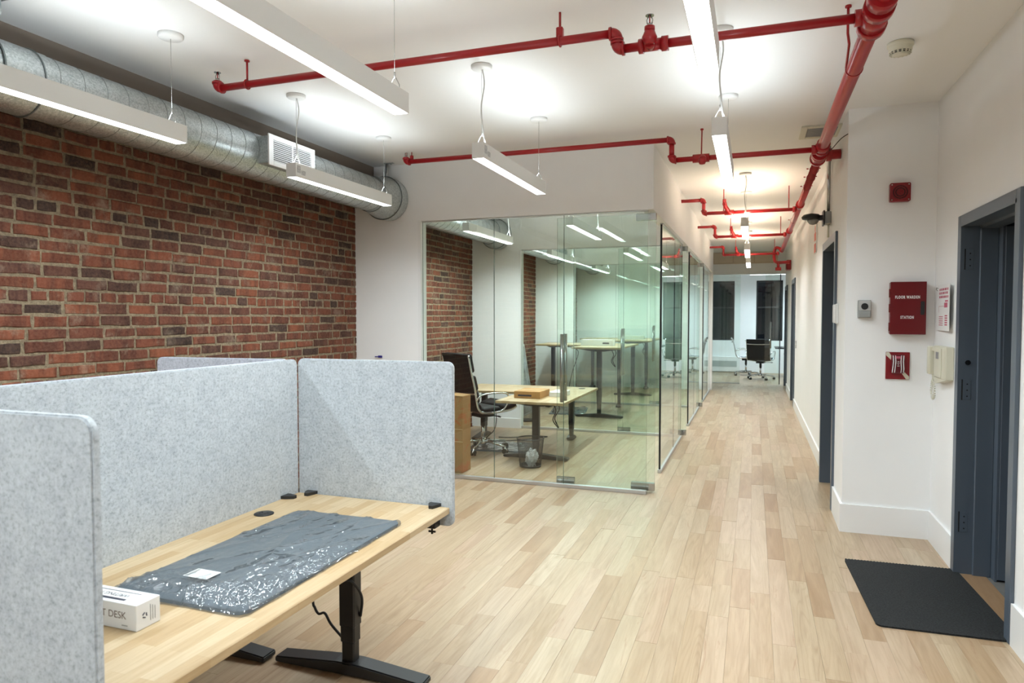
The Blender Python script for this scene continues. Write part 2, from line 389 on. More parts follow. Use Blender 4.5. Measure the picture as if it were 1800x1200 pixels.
DARK = simple('dark_void', (.01,.01,.01), .9); COPPER = simple('brass', (.6,.42,.2), .3, 1.0)
CABLE = simple('black_cable', (.010,.010,.011), .5); WTAPE = simple('red_white_notice', (.7,.18,.14), .6)
NEUTRAL, OFFICE, WARM, COOL = (.84,.955,1.0), (.88,.98,1.0), (.98,.97,.96), (.70,.92,1.0)
LN = emit('lens_neutral', (.93,.98,1.0), LENS); UN = emit('uplight_neutral', (.86,.96,1.0), UPLIGHT)
LO = emit('lens_office', (.95,1.0,.98), LENS); UO = emit('uplight_office', (.90,.98,.97), UPLIGHT*1.2)
LW = emit('lens_warm', (1.0,.94,.84), LENS); UW = emit('uplight_warm', (1.0,.80,.58), UPLIGHT*2.2)
LC = emit('lens_cool', (.90,.98,1.0), LENS); UC = emit('uplight_cool', (.72,.93,1.0), UPLIGHT*1.5)
BEAM = {LN.name: (NEUTRAL, 1.0), LO.name: (OFFICE, 1.55), LW.name: (WARM, .68), LC.name: (COOL, 1.2)}

# ------------------------------------------------------------------ the shell
ZC = 2.915; XB = -3.63; XR = 1.135; XG = -.835; YF = 5.77
PART = [5.77, 8.67, 11.55]; YEND = 14.5; YCG = 16.0; YW = 19.3; YBACK = -2.6
def wall(name, boxes, m=WHITE, label=None):
    b = MB()
    for q in boxes: b.box(*q)
    return struct(b.build(name, m), label)
# floor
fl = MB().box(XB-.1, 3.3, YBACK-.1, YW+.2, -.06, -.012).build('floor', FLOOR); struct(fl, 'pale oak strip floor running down to the far glass room')
def in_view(P):
    cy, sy, cp, sp = math.cos(rad(19.45)), math.sin(rad(19.45)), math.cos(rad(2.1)), math.sin(rad(2.1))
    x, y, z = P[0], P[1], P[2]-1.5
    d = -sy*cp*x + cy*cp*y - sp*z
    if d < .2: return None
    u = (cy*x + sy*y)/d*1202 + 900; h = -(-sy*sp*x + cy*sp*y + cp*z)/d*1202 + 600
    return (u, h, d)
planks = []
PW = .1
nx0 = int(math.floor(XB/PW))
for i in range(nx0, 33):
    x0 = i*PW
    y = YBACK - R.random()*1.0
    while y < YW:
        ln = R.choice([.35,.5,.6,.75,.9,1.05,1.3])*R.uniform(.85,1.15)
        y0, y1 = max(y, YBACK), min(y+ln, YW)
        y += ln
        if y1-y0 < .05: continue
        lim = XR+.12 if y0 < 5.2 else (3.25 if y1 > YCG else .66)
        if x0 + .02 > lim or x0 < XB-.06: continue
        planks.append((max(x0, XB), x0+PW, y0, y1, R.random(), R.uniform(-.0006,.0006)))
def plank_mesh(b, q):
    x0, x1, y0, y1, r, dz = q; g = .0002; c = .0005
    X0, X1, Y0, Y1 = x0+g, x1-g, y0+g, y1-g; z = dz
    b.add([(X0,Y0,-.012),(X1,Y0,-.012),(X1,Y1,-.012),(X0,Y1,-.012),(X0,Y0,z-c),(X1,Y0,z-c),(X1,Y1,z-c),(X0,Y1,z-c),
           (X0+c,Y0+c,z),(X1-c,Y0+c,z),(X1-c,Y1-c,z),(X0+c,Y1-c,z)],
          [(8,9,10,11),(4,5,9,8),(5,6,10,9),(6,7,11,10),(7,4,8,11),(0,1,5,4),(1,2,6,5),(2,3,7,6),(3,0,4,7)], 0, False, max(r, .001))
def area_of(q):
    x, y = (q[0]+q[1])/2, (q[2]+q[3])/2
    s = in_view((x, y, 0))
    if not s or not (-40 < s[0] < 1840 and 640 < s[1] < 1230): return 0
    if x < -1.15 and y < 2.6: return 0              # hidden by the desk
    return (q[3]-q[2])/s[2]**3
planks.sort(key=area_of, reverse=True)
for q in planks[:300]:
    b = MB(); plank_mesh(b, q); b.build('plank', FLOOR, fl, fix=False)
b = MB()
for q in planks[300:]: plank_mesh(b, q)
o = b.build('plank_field', FLOOR, fl, fix=False); o['kind'] = 'stuff'
# ceiling
struct(MB().box(XB-.1, 3.3, YBACK-.1, YW+.2, ZC, ZC+.1).build('ceiling', CEIL))
# brick wall
wl = struct(MB().box(XB-.2, XB, YBACK, YEND, 0, ZC).build('wall_left', MORTAR), 'old red brick party wall')
CH, JT = .0693, .0155
bricks = []
nc = int(ZC/CH)+1
for k in range(nc):
    z0 = k*CH - .010; z1 = z0 + CH - JT
    if z1 > 2.72: break
    head = (k % 7 == 2)
    L_ = .098 if head else .205
    y = YBACK + (.0 if k % 2 else -.11) + R.uniform(-.02,.02)
    while y < YEND:
        l = L_*R.uniform(.88,1.08)
        if not head and R.random() < .06: l = L_*.5
        y0, y1 = y, y+l; y += l + JT*R.uniform(.7,1.35)
        bricks.append((y0, min(y1, YEND), z0+R.uniform(-.003,.003), z1+R.uniform(-.003,.003), R.random(), R.uniform(.002,.007)))
def brick_mesh(b, q):
    """brick with worn, uneven outline: 10-point face, chamfer ring, sides"""
    y0, y1, z0, z1, r, pr = q; x0 = XB-.002; x1 = XB+pr; c = R.uniform(.003,.006); l = y1-y0; h = z1-z0
    j = lambda k=1.: R.uniform(-.003,.003)*k
    o_ = [(0,0), (.3,0), (.68,0), (1,0), (1,.5), (1,1), (.7,1), (.33,1), (0,1), (0,.5)]
    P_ = [(y0+u*l+j(), z0+v*h+j(1.2)) for u, v in o_]
    n = 10; cy, cz = (y0+y1)/2, (z0+z1)/2
    F_ = [(y+(c if y < cy else -c)*(1 if abs(y-cy) > l*.3 else 0), z+(c if z < cz else -c)*(1 if abs(z-cz) > h*.3 else 0)) for y, z in P_]
    vs_ = [(x0, *p) for p in P_] + [(x1-.003, *p) for p in P_] + [(x1+R.uniform(-.001,.001), *p) for p in F_]
    fs = [tuple(range(2*n, 3*n))] + [(k, (k+1) % n, n+(k+1) % n, n+k) for k in range(n)] + [(n+k, n+(k+1) % n, 2*n+(k+1) % n, 2*n+k) for k in range(n)]
    b.add(vs_, fs, 0, False, max(r, .001))
def bvis(q):
    y, z = (q[0]+q[1])/2, (q[2]+q[3])/2
    s = in_view((XB, y, z))
    if not s or s[0] < -30 or y > YF or z > 2.58: return 0
    if s[1] > 675 - (s[0]/520)*45: return 0
    return (q[1]-q[0])/s[2]**2
bricks.sort(key=bvis, reverse=True)
for q in bricks[:300]:
    b = MB(); brick_mesh(b, q); b.build('brick', BRICK, wl, fix=False)
b = MB()
for q in bricks[300:]: brick_mesh(b, q)
o = b.build('brick_field', BRICK, wl, fix=False); o['kind'] = 'stuff'
wall('trim_1', [(XB, -3.42, YBACK, YF, 2.66, ZC)], TAUPE, 'taupe painted bulkhead above the brick behind the duct')
# office front, partitions, headers
def part_wall(name, y, stub=True):
    bx = [(XB, XG+.045, y-.03, y+.07, 2.385, ZC)]
    if stub: bx.append((XB, -2.94, y-.03, y+.07, 0, 2.385))
    return wall(name, bx)
part_wall('wall_front', PART[0]); part_wall('wall_partition', PART[1]); part_wall('wall_partition', PART[2])
wall('wall_office_end', [(XB, XG+.045, YEND, YEND+.1, 0, ZC)])
wall('wall_corridor_header', [(XG-.055, XG+.045, PART[0]+.07, PART[1]-.03, 2.385, ZC), (XG-.055, XG+.045, PART[1]+.07, PART[2]-.03, 2.385, ZC), (XG-.055, XG+.045, PART[2]+.07, YEND, 2.385, ZC)])
# near right wall with the entrance door opening, short wall, corridor wall
D1 = (3.70, 4.60, 2.035)
wall('wall_right', [(XR, XR+.12, YBACK, D1[0], 0, ZC), (XR, XR+.12, D1[1], 5.23, 0, ZC), (XR, XR+.12, D1[0], D1[1], D1[2], ZC)])
XS = .597; XC = .648; D2 = (5.80, 6.74, 2.10)
wall('wall_return', [(XS, XR+.12, 5.23, 5.36, 0, ZC)])
wall('wall_corridor', [(XS, XS+.14, 5.36, D2[0], 0, ZC), (XS, XS+.14, D2[0], D2[1], D2[2], ZC), (XS, XS+.14, D2[1], 6.80, 0, ZC),
     (XC, XC+.14, 6.80, 12.25, 0, ZC), (XC, XC+.14, 12.25, 13.15, 2.08, ZC), (XC, XC+.14, 13.15, 15.0, 0, ZC), (XC, XC+.14, 15.0, 15.9, 2.08, ZC), (XC, XC+.14, 15.9, YCG, 0, ZC)])
wall('wall_back', [(XB-.1, XR+.12, YBACK-.1, YBACK, 0, ZC)])
# closet behind the corridor door, vestibule behind the entrance door, far door niches
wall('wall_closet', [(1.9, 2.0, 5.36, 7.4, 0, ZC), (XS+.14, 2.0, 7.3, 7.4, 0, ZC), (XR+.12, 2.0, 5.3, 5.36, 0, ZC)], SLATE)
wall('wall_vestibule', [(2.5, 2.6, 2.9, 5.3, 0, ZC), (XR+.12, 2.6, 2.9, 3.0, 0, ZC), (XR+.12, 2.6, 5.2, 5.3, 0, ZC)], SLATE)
struct(MB().box(XR+.146, 2.5, 3.0, 5.2, -.012, .001).build('floor_stone', STONE), 'grey stone floor behind the entrance door')
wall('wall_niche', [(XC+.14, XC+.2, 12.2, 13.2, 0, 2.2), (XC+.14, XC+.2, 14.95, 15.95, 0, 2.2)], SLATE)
# far end: bulkhead over the conference room glass
wall('wall_far', [(XB, 3.2, YCG-.05, YCG+.07, 2.43, ZC), (XC, 3.2, YCG-.05, YCG+.07, 0, 2.43), (XB, -1.4, YCG-.05, YCG+.07, 0, 2.43)])
wall('wall_lobby', [(XB, XB+.1, YEND+.1, YCG, 0, ZC)])
WN = [(-2.45, -1.80), (-1.115, -.487), (.062, .72), (1.3, 1.96), (2.5, 3.1)]; WZ = (.855, 2.45)
bx = []; xs = [XB] + [q for w_ in WN for q in w_] + [3.2]
for i in range(0, len(xs), 2): bx.append((xs[i], xs[i+1], YW, YW+.25, 0, ZC))
for a, c in WN: bx += [(a, c, YW, YW+.25, 0, WZ[0]), (a, c, YW, YW+.25, WZ[1], ZC)]
wall('wall_end', bx)
wall('wall_conference', [(3.2, 3.3, YCG, YW+.25, 0, ZC), (XB-.1, XB, YEND, YW+.25, 0, ZC)])
for i, (a, c) in enumerate(WN):
    f = MB()
    for q in ((a, a+.04, WZ[0], WZ[1]), (c-.04, c, WZ[0], WZ[1]), (a, c, WZ[0], WZ[0]+.05), (a, c, WZ[1]-.05, WZ[1]), (a, c, 1.72, 1.76)):
        f.box(q[0], q[1], YW+.08, YW+.14, q[2], q[3])
    w_ = struct(f.build('window_%d' % (i+1), BLACK), 'tall black framed night window in the conference room')
    MB().box(a+.04, c-.04, YW+.10, YW+.108, WZ[0]+.05, 1.72).build('pane', NIGHT, w_)
    MB().box(a+.04, c-.04, YW+.10, YW+.108, 1.76, WZ[1]-.05).build('pane', NIGHT, w_)
# baseboards
def base(name, boxes): return wall(name, boxes, TRIMW)
base('baseboard_return', [(XS-.015, XR, 5.215, 5.23, 0, .195), (XS-.015, XS, 5.23, D2[0]-.06, 0, .195)])
base('baseboard_right', [(XR-.015, XR, D1[1]+.05, 5.215, 0, .195), (XR-.015, XR, YBACK, D1[0]-.05, 0, .195)])
base('baseboard_corridor', [(XC-.015, XC, 6.82, 12.20, 0, .14), (XC-.015, XC, 13.2, 14.95, 0, .14)])
base('baseboard_offices', [(XB, -2.925, p-.045, p-.03, 0, .13) for p in PART] + [(-2.94, -2.925, p-.03, p+.07, 0, .13) for p in PART] + [(XB, XG+.04, YEND-.015, YEND, 0, .13)])
base('trim_2', [(-2.952, -2.925, p-.038, p+.078, .13, 2.385) for p in PART])

# door frames
def door_frame(name, x, y0, y1, z1, depth, w=.05, label=None, side=1):
    b = MB(); t = .018
    for q in ((y0-w, y0), (y1, y1+w)): b.cbox(x-t, x, q[0], q[1], 0, z1+w, .003)
    b.cbox(x-t, x, y0, y1, z1, z1+w, .003)
    for q in ((y0-.004, y0+.02), (y1-.02, y1+.004)): b.box(x-t, x+depth, q[0], q[1], 0, z1)
    b.box(x-t, x+depth, y0, y1, z1-.02, z1+.004)
    for q in ((y0+.02, y0+.036), (y1-.036, y1-.02)): b.cbox(x+.075, x+depth-.004, q[0], q[1], 0, z1-.02, .004)   # stops
    b.box(x+.075, x+depth-.004, y0+.02, y1-.02, z1-.036, z1-.02)
    return struct(b.build(name, SLATE), label)
d1 = door_frame('door_1', XR, D1[0], D1[1], D1[2], .17, .045, 'open entrance doorway with slate grey metal frame')
for z in (.25, 1.02, 1.77):
    h = MB().cbox(XR+.008, XR+.048, D1[1]-.0225, D1[1]-.0195, z, z+.115, .001).build('hinge_plate', SLATE, d1)
    s_ = MB().box(XR+.002, XR+.008, D1[1]-.0225, D1[1]-.018, z-.002, z+.117)
    for zz in (.02, .055, .09): s_.cyl((XR+.03, D1[1]-.024, z+zz), (XR+.03, D1[1]-.022, z+zz), .004, 8)
    s_.build('screw', DARK, h)
k = MB().cyl((XR+.03, D1[1]-.026, 1.235), (XR+.03, D1[1]-.018, 1.235), .014, 12).build('strike_screw', STEEL, d1)
leaf = MB().cbox(0, .82, -.022, .022, .012, 2.0, .003).build('door_leaf', SLATE, d1)
leaf.location = (1.312, 4.520, 0)
edge = MB().box(1.300, 1.311, 4.50, 4.60, .0, 2.0).build('rebate', SLATE, d1)
MB().cyl((.74, -.02, .48), (.74, -.035, .48), .03, 12).build('door_stop', STEEL, leaf)
struct(MB().cbox(XR-.015, XR+.145, D1[0], D1[1], -.012, .0035, .002).build('trim_3', FLOOR), 'worn oak threshold board')
d2 = door_frame('door_2', XS, D2[0], D2[1], D2[2], .14, .05, 'dark slate door frame in corridor beside the wall return')
lf = MB().cbox(XS+.15, XS+1.0, D2[1]-.075, D2[1]-.03, .01, 2.08, .003).build('door_leaf', SLATE, d2)
MB().lathe([(.0,0),(.022,0),(.022,.012),(.009,.014),(.009,.035),(.025,.04),(.025,.06),(0,.064)], n=16, mat=Matrix.Translation((XS+.92, D2[1]-.075, 1.0)) @ Matrix.Rotation(rad(90), 4, 'X')).build('door_knob', STEEL, lf)
MB().box(XS-.004, XS+.03, D2[1]-.0, D2[1]+.002, .9, 1.0).build('strike_plate', STEEL, d2)
d3 = door_frame('door_3', XC, 12.25, 13.15, 2.08, .14, .06, 'dark slate door frame halfway down the corridor')
MB().box(XC+.10, XC+.135, 12.27, 13.13, .01, 2.06).build('door_leaf', SLATE, d3)
d4 = door_frame('door_4', XC, 15.0, 15.9, 2.08, .14, .06, 'last dark door frame beside the conference room glass')
MB().box(XC+.10, XC+.135, 15.02, 15.88, .01, 2.06).build('door_leaf', SLATE, d4)

# ------------------------------------------------------------------ glass partitions and doors
def pane(parent, x0, x1, y0, y1, z0=.03, z1=2.383):
    b = MB(); b.box(x0, x1, y0, y1, z0, z1)
    alongx = (x1-x0) > (y1-y0)
    for i in range(6):
        big = i in (2, 3) if alongx else i in (4, 5)
        b.m[i] = 0 if big else 1
    return b.build('pane', [GLASS, GEDGE if alongx else GEDGED], parent, fix=False)
def front_glass(name, y, xs, label):
    t = thing(name, label, 'glass partition', (0, 0, 0), group='glass partitions of the offices')
    for a, c in zip(xs[:-1], xs[1:]): pane(t, a+.0015, c-.0015, y, y+.012)
    MB().cbox(xs[0], xs[-1], y-.013, y+.025, 0, .032, .002).build('bottom_track', ALU, t)
    MB().box(xs[0], xs[-1], y-.010, y+.022, 2.375, 2.385).build('top_channel', ALU, t)
    return t
front_glass('glass_partition', PART[0], [-2.925, -2.21, -1.56, -.837], 'clear frameless glass front of the first office, facing the desks')
front_glass('glass_partition', PART[1], [-2.925, -2.21, -1.56, -.837], 'frameless glass wall between the first and second office')
front_glass('glass_partition', PART[2], [-2.925, -2.21, -1.56, -.837], 'frameless glass wall between the second and third office')
def side_glass(ys, label):
    t = thing('glass_side_wall', label, 'glass partition', (0, 0, 0), group='glass side walls along the corridor')
    for a, c in zip(ys[:-1], ys[1:]): pane(t, XG-.006, XG+.006, a+.0015, c-.0015)
    MB().cbox(XG-.017, XG+.017, ys[0]-.03, ys[-1], 0, .032, .002).build('bottom_track', ALU, t)
    MB().box(XG-.015, XG+.015, ys[0], ys[-1], 2.372, 2.385).build('top_channel', ALU, t)
    MB().cbox(XG-.009, XG+.009, ys[0]-.012, ys[0], .02, 2.372, .002).build('edge_seal', BLACK, t)
side_glass([6.63, 7.80, 8.62], 'corridor-side glass of the first office, nearest the camera')
side_glass([9.60, 10.55, 11.50], 'corridor-side glass of the second office, middle of three')
side_glass([12.41, 13.5, 14.46], 'corridor-side glass of the third office, farthest of three')
def glass_door(y, label):
    t = thing('glass_door', label, 'glass door', (-.78, y, 0), group='open glass doors of the offices')
    w = .865
    b = MB(); b.box(-w, 0, -.006, .006, .012, 2.365)
    for i in range(6): b.m[i] = 0 if i in (2, 3) else 1
    b.build('door_leaf', [GLASS, GEDGE], t, fix=False)
    for nm, x0, x1, z0, z1 in (('pivot_fitting', -.20, .0, .012, .078), ('pivot_fitting', -.17, .0, 2.31, 2.37), ('floor_lock', -w, -w+.165, .015, .072)):
        p = MB().cbox(x0, x1, -.019, .019, z0, z1, .003).build(nm, STEEL, t)
        if nm == 'floor_lock': MB().cyl((-w+.035, -.024, .045), (-w+.035, -.018, .045), .016, 14).build('lock_cylinder', CHROME, p)
    h = thing('pull_handle', '', '', (0,0,0)); del h['label'], h['category']; h.parent = t
    for s_, zz in ((-1, 0), (1, 0)):
        g = MB(); yy = s_*.062
        g.cyl((-w+.06, yy, .745), (-w+.06, yy, 1.345), .0155, 14)
        for z in (.90, 1.19): g.cyl((-w+.06, s_*.006, z), (-w+.06, yy, z), .009, 10)
        g.build('pull_bar', STEEL, h)
    return t
glass_door(PART[0]+.095, 'open glass door behind the first office front, with long steel pull bars')
glass_door(PART[1]+.095, 'open glass door of the second office with upright steel pull bars')
glass_door(PART[2]+.095, 'open glass door of the third office, farthest down the corridor')
# conference room glass
t = thing('glass_partition', 'glass screen of the conference room left of its doorway', 'glass partition', (0,0,0))
pane(t, -1.40, -.90, YCG, YCG+.012, .02, 2.43); pane(t, -.897, -.28, YCG, YCG+.012, .02, 2.43)
MB().cbox(-1.4, -.28, YCG-.012, YCG+.024, 0, .025, .002).build('bottom_track', ALU, t)
t = thing('glass_door', 'conference room glass door with tall steel pull, at the corridor end', 'glass door', (.555, YCG+.02, 0))
b = MB(); b.box(-.32, 0, -.006, .006, .012, 2.42)
for i in range(6): b.m[i] = 0 if i in (2, 3) else 1
b.build('door_leaf', [GLASS, GEDGE], t, fix=False)
for s_ in (-1, 1):
    g = MB(); g.cyl((-.2, s_*.06, .80), (-.2, s_*.06, 1.38), .016, 12)
    for z in (.93, 1.25): g.cyl((-.2, s_*.006, z), (-.2, s_*.06, z), .009, 8)
    g.build('pull_bar', STEEL, t)
MB().cbox(-.02, .0, -.008, .008, .012, 2.42, .002).build('edge_seal', BLACK, t)

# ------------------------------------------------------------------ spiral ducts along the brick wall
def duct(y0, y1, label, near=False):
    xd, zd, r = -3.25, 2.595, .152
    t = thing('spiral_duct', label, 'duct', (xd, y0, zd), group='galvanised spiral ducts')
    L_ = y1-y0
    MB().tube([(0, 0, 0), (0, L_-.36, 0)], r, 40, caps=False).build('duct_tube', GALV, t)
    pts = []; pitch = .125; n = int((L_-.36)/pitch*28)
    for i in range(n+1):
        a = 2*math.pi*i/28; pts.append((math.cos(a)*(r+.001), i*pitch/28, math.sin(a)*(r+.001)))
    MB().tube(pts, .0017, 4, caps=False).build('spiral_seam', SEAM2, t)
    c = MB(); c.tube([(0, L_-.37, 0), (0, L_-.34, 0), (0, L_-.12, 0), (0, L_-.005, 0)], [r+.003, r+.005, .196, .198], 40, caps=False)
    c = c.build('end_collar', GALV, t)
    for y, q in ((L_-.345, r+.006), (L_-.125, .198)): MB().tube(arc((0, y, 0), q, 0, 360, 40, 'xz')[:-1], .004, 6, closed=True).build('collar_bead', SEAM, c)
    for k, y in enumerate([L_-.10] + ([3.45-.93] if near else [])):
        h = MB(); h.tube([(.02, y, r-.01), (.02, y, .20), (.03, y, .26), (.03, y, ZC-zd-.002)], .014, 4, flat=.3)
        h.box(.0, .10, y-.018, y+.018, ZC-zd-.004, ZC-zd)
        h.cyl((.075, y, ZC-zd-.014), (.075, y, ZC-zd), .010, 6); h.build('hanger_strap', GALV, t)
    return t, xd, zd, r
t, xd, zd, r = duct(-.5, YF-.03, 'long galvanised spiral duct along the top of the brick wall', True)
cp = MB(); cp.tube([(0, 2.62, 0), (0, 2.86, 0)], r+.004, 40, caps=False); cp.build('coupling_sleeve', GALV, t)
for y in (2.62, 2.80): MB().tube(arc((0, y, 0), r+.006, 0, 360, 40, 'xz')[:-1], .004, 6, closed=True).build('coupling_bead', SEAM, t)
ds = MB(); ds.tube([(.0, 2.66, r), (.005, 2.66, .22), (.06, 2.66, ZC-zd-.06), (.055, 2.66, ZC-zd-.002)], .022, 4, flat=.25); ds.box(.04, .13, 2.64, 2.68, ZC-zd-.005, ZC-zd); ds.build('hanger_strap', GALV, t)
duct(PART[0]+.07, PART[1]-.03, 'spiral duct inside the first office'); duct(PART[1]+.07, PART[2]-.03, 'spiral duct inside the second office'); duct(PART[2]+.07, YEND, 'spiral duct inside the third office')
# air register on the near duct
t = thing('air_register', 'white louvred air register boxed out from the spiral duct', 'air register', (-3.03, 4.0, 2.60))
MB().cbox(-.13, .0, -.235, .235, -.085, .095, .002).build('plenum_box', GALV, t)
f = MB()
for q in ((-.250, -.205, -.10, .105), (.205, .250, -.10, .105), (-.205, .205, -.10, -.068), (-.205, .205, .073, .105)): f.cbox(.0, .012, q[0], q[1], q[2], q[3], .002)
f.box(.0, .008, -.006, .006, -.068, .073); f = f.build('frame', TRIMW, t)
MB().box(-.0, .001, -.205, .205, -.068, .073).build('dark_opening', DARK, t)
for k in range(11):
    z = -.067 + k*.0128
    MB().prism([(.001, z+.002), (.009, z+.003), (.009, z+.0070), (.001, z+.0060)], -.205, .205, 'y').build('slat', TRIMW, f)

# ------------------------------------------------------------------ linear pendant lights
def pendant(x, y0, y1, label, lens=LN, up=UN, power='near', sticker=False, alongx=False, group='linear pendant lights', z=2.385):
    L_ = y1-y0; w, h = .072, .088
    t = thing('pendant_light', label, 'pendant light', (x, (y0+y1)/2, z), 0, group) if not alongx else thing('pendant_light', label, 'pendant light', ((y0+y1)/2, x, z), rad(90), group)
    q = L_/2; b = MB()
    b.box(-w/2, -w/2+.003, -q, q, 0, h); b.box(w/2-.003, w/2, -q, q, 0, h)
    b.box(-w/2+.003, w/2-.003, -q, -q+.003, 0, h); b.box(-w/2+.003, w/2-.003, q-.003, q, 0, h)
    b.box(-w/2+.003, w/2-.003, -q+.003, q-.003, .03, .055); b.build('housing', PENW, t)
    g = MB().box(-w/2+.003, w/2-.003, -q+.003, q-.003, .001, .006); g.m = [0, 1, 1, 1, 1, 1]; g.build('diffuser', [lens, PENW], t, fix=False)      # only the lower face glows
    g = MB().box(-w/2+.006, w/2-.006, -q+.02, q-.02, h-.006, h-.001); g.m = [1, 0, 1, 1, 1, 1]; g.build('uplight_diffuser', [up, PENW], t, fix=False)   # only the upper face glows
    ld = bpy.data.lights.new('lamp', 'AREA'); ld.shape = 'RECTANGLE'; ld.size = w-.006; ld.size_y = L_-.02; ld.spread = LAMP_SPREAD
    c_, k_ = BEAM[lens.name]; ld.color = c_; ld.energy = LAMP_W*L_*k_
    lo = bpy.data.objects.new('lamp', ld); col.objects.link(lo); lo.parent = t; lo.location = (0, 0, -.001)
    H_ = ZC - z
    for s_ in (-1, 1):
        y = s_*(q-.06)
        c = MB().lathe([(.0, -.022), (.052, -.022), (.060, -.014), (.060, 0)], (0, y, H_), 24).build('canopy', PENW, t)
        g = MB(); g.cyl((0, y, h+.05), (0, y, H_-.02), .0013, 5)
        g.cyl((0, y, h+.048), (0, y, h+.075), .004, 6)
        g.tube([(-.024, y, h-.01), (-.022, y, h+.02), (-.006, y, h+.05), (.006, y, h+.05), (.022, y, h+.02), (.024, y, h-.01)], .0022, 5)
        g.build('suspension_cable', STEEL if s_*1 == (1 if power == 'near' else -1) else WIRE, t)
        if (s_ == -1) == (power == 'near'):
            MB().tube(smooth_path([(.004, y, H_-.02), (.012, y+.01, H_-.10), (-.004, y+.004, H_-.22), (.006, y-.004, h+.10), (.018, y+.012, h-.01)], 5), .0042, 6).build('power_cord', WIRE, t)
    if sticker:
        MB().box(w/2, w/2+.0006, -q+.012, -q+.05, .028, .075).build('rating_sticker', STICK, t)
        MB().box(w/2, w/2+.0006, -q+.056, -q+.10, .022, .050).build('rating_sticker', STICK, t)
    return t
pendant(-2.78, -.54, .68, 'pendant light above the brick side, behind the viewer')
pendant(-1.467, -.62, .59, 'pendant light over the middle of the room, behind the viewer')
pendant(-.165, -.7, .5, 'pendant light over the walkway, behind the viewer')
pendant(-2.78, 1.56, 2.78, 'white linear pendant in front of the duct, at the left edge', power='near')
pendant(-2.78, 3.66, 4.88, 'white linear pendant hanging below the air register by the duct end', sticker=True)
pendant(-1.467, 1.48, 2.70, 'long glowing pendant crossing the red pipe at the top left', power='near')
pendant(-1.467, 3.58, 4.79, 'linear pendant in the middle, hung above the glass office front', sticker=True)
pendant(-.163, 1.40, 2.59, 'brightest pendant at the top edge, over the walkway')
pendant(-.17, 3.52, 4.71, 'pendant over the walkway, right after the topmost one')
pendant(-.095, 7.14, 8.34, 'first pendant inside the warm lit corridor', LW, UW)
pendant(-.095, 9.66, 10.96, 'second pendant inside the warm lit corridor', LW, UW)
pendant(-.095, 12.0, 13.22, 'farthest pendant in the corridor, before the tan louvre', LW, UW)
for k, (ya, yb) in enumerate(((6.57, 7.95), (9.66, 11.06), (12.6, 13.98))):
    nm = ('first', 'second', 'third')[k]
    pendant(-2.83, ya, yb, 'pendant next to the duct inside the %s office' % nm, LO, UO, power='far')
    pendant(-1.70, ya-.08, yb-.12, 'pendant on the door side of the %s office' % nm, LO, UO, power='far')
pendant(17.0, -.1, 1.1, 'front pendant over the conference table', LC, UC, alongx=True, z=2.53); pendant(18.1, -.1, 1.1, 'rear pendant over the conference table', LC, UC, alongx=True, z=2.53)
pendant(17.4, -1.6, -.4, 'pendant over the left part of the conference room', LC, UC, alongx=True, z=2.53)
pendant(17.4, 1.5, 2.7, 'pendant over the right part of the conference room', LC, UC, alongx=True, z=2.53)

# ------------------------------------------------------------------ red sprinkler pipes
def elbow(parent, c, d0, d1, r):
    """90 degree fitting; d0,d1 unit dirs leaving the centre"""
    c = Vector(c); d0 = Vector(d0); d1 = Vector(d1); k = r*1.3
    o_ = c + (d0+d1)*k; pts = []
    for i in range(7):
        a = rad(90*i/6); pts.append(o_ - d1*k*math.cos(a) - d0*k*math.sin(a))
    b = MB(); b.tube(pts, r*1.32, 14)
    for p, d in ((c+d0*k, d0), (c+d1*k, d1)): b.cyl(p-d*r*.1, p+d*r*.5, r*1.55, 14)
    return b.build('elbow', RED, parent)
def coll(b, p, d, r, l): d = Vector(d); p = Vector(p); b.cyl(p-d*l/2, p+d*l/2, r, 18)
def sprinkler(parent, p, flip=1):
    b = MB(); p = Vector(p); z = flip
    b.cyl(p, p+Vector((0,0,.014*z)), .012, 8)
    for s_ in (-1, 1): b.tube([p+Vector((s_*.010,0,.014*z)), p+Vector((s_*.013,0,.03*z)), p+Vector((s_*.004,0,.048*z))], .0028, 5)
    b.cyl(p+Vector((0,0,.048*z)), p+Vector((0,0,.051*z)), .019, 14)
    o = b.build('sprinkler_head', STEEL, parent)
    MB().cyl(p+Vector((0,0,.014*z)), p+Vector((0,0,.046*z)), .003, 6).build('glass_bulb', RED, o)
    return o
def hanger(parent, p, r, axis='x', rod=.0055):
    p = Vector(p); b = MB()
    b.cyl((p.x, p.y, p.z+r*1.1), (p.x, p.y, ZC), rod, 8)
    ring = arc(p, r+.005, 0, 360, 16, 'yz' if axis == 'x' else 'xz')[:-1]
    b.tube(ring, .004, 6, closed=True)
    b.cyl((p.x, p.y, ZC-.008), (p.x, p.y, ZC), .014, 10)
    return b.build('hanger', RED, parent)
XM, ZM = .445, 2.70; BR = .0195
mp = thing('sprinkler_main_pipe', 'thick red sprinkler main running down the corridor ceiling', 'pipe', (0, 0, 0))
MB().tube([(XM, YBACK, ZM), (XM, 5.33, ZM), (XM+.005, 5.6, ZM)], .0365, 20).build('pipe', RED, mp)
MB().tube([(XM+.005, 5.6, ZM), (XM+.03, 13.6, ZM)], .0315, 20).build('pipe', RED, mp)
for y, rr, ll in ((2.93, .054, .07), (3.02, .058, .05), (3.13, .050, .16), (3.20, .056, .05), (5.33, .046, .14), (5.40, .051, .04), (5.62, .052, .18), (5.72, .058, .05), (5.53, .056, .03),
                  (8.02, .044, .14), (10.42, .044, .14), (13.35, .042, .12)):
    b = MB(); coll(b, (XM+.004*(y > 6)*y/3, y, ZM), (0,1,0), rr, ll); b.build('coupling', RED, mp)
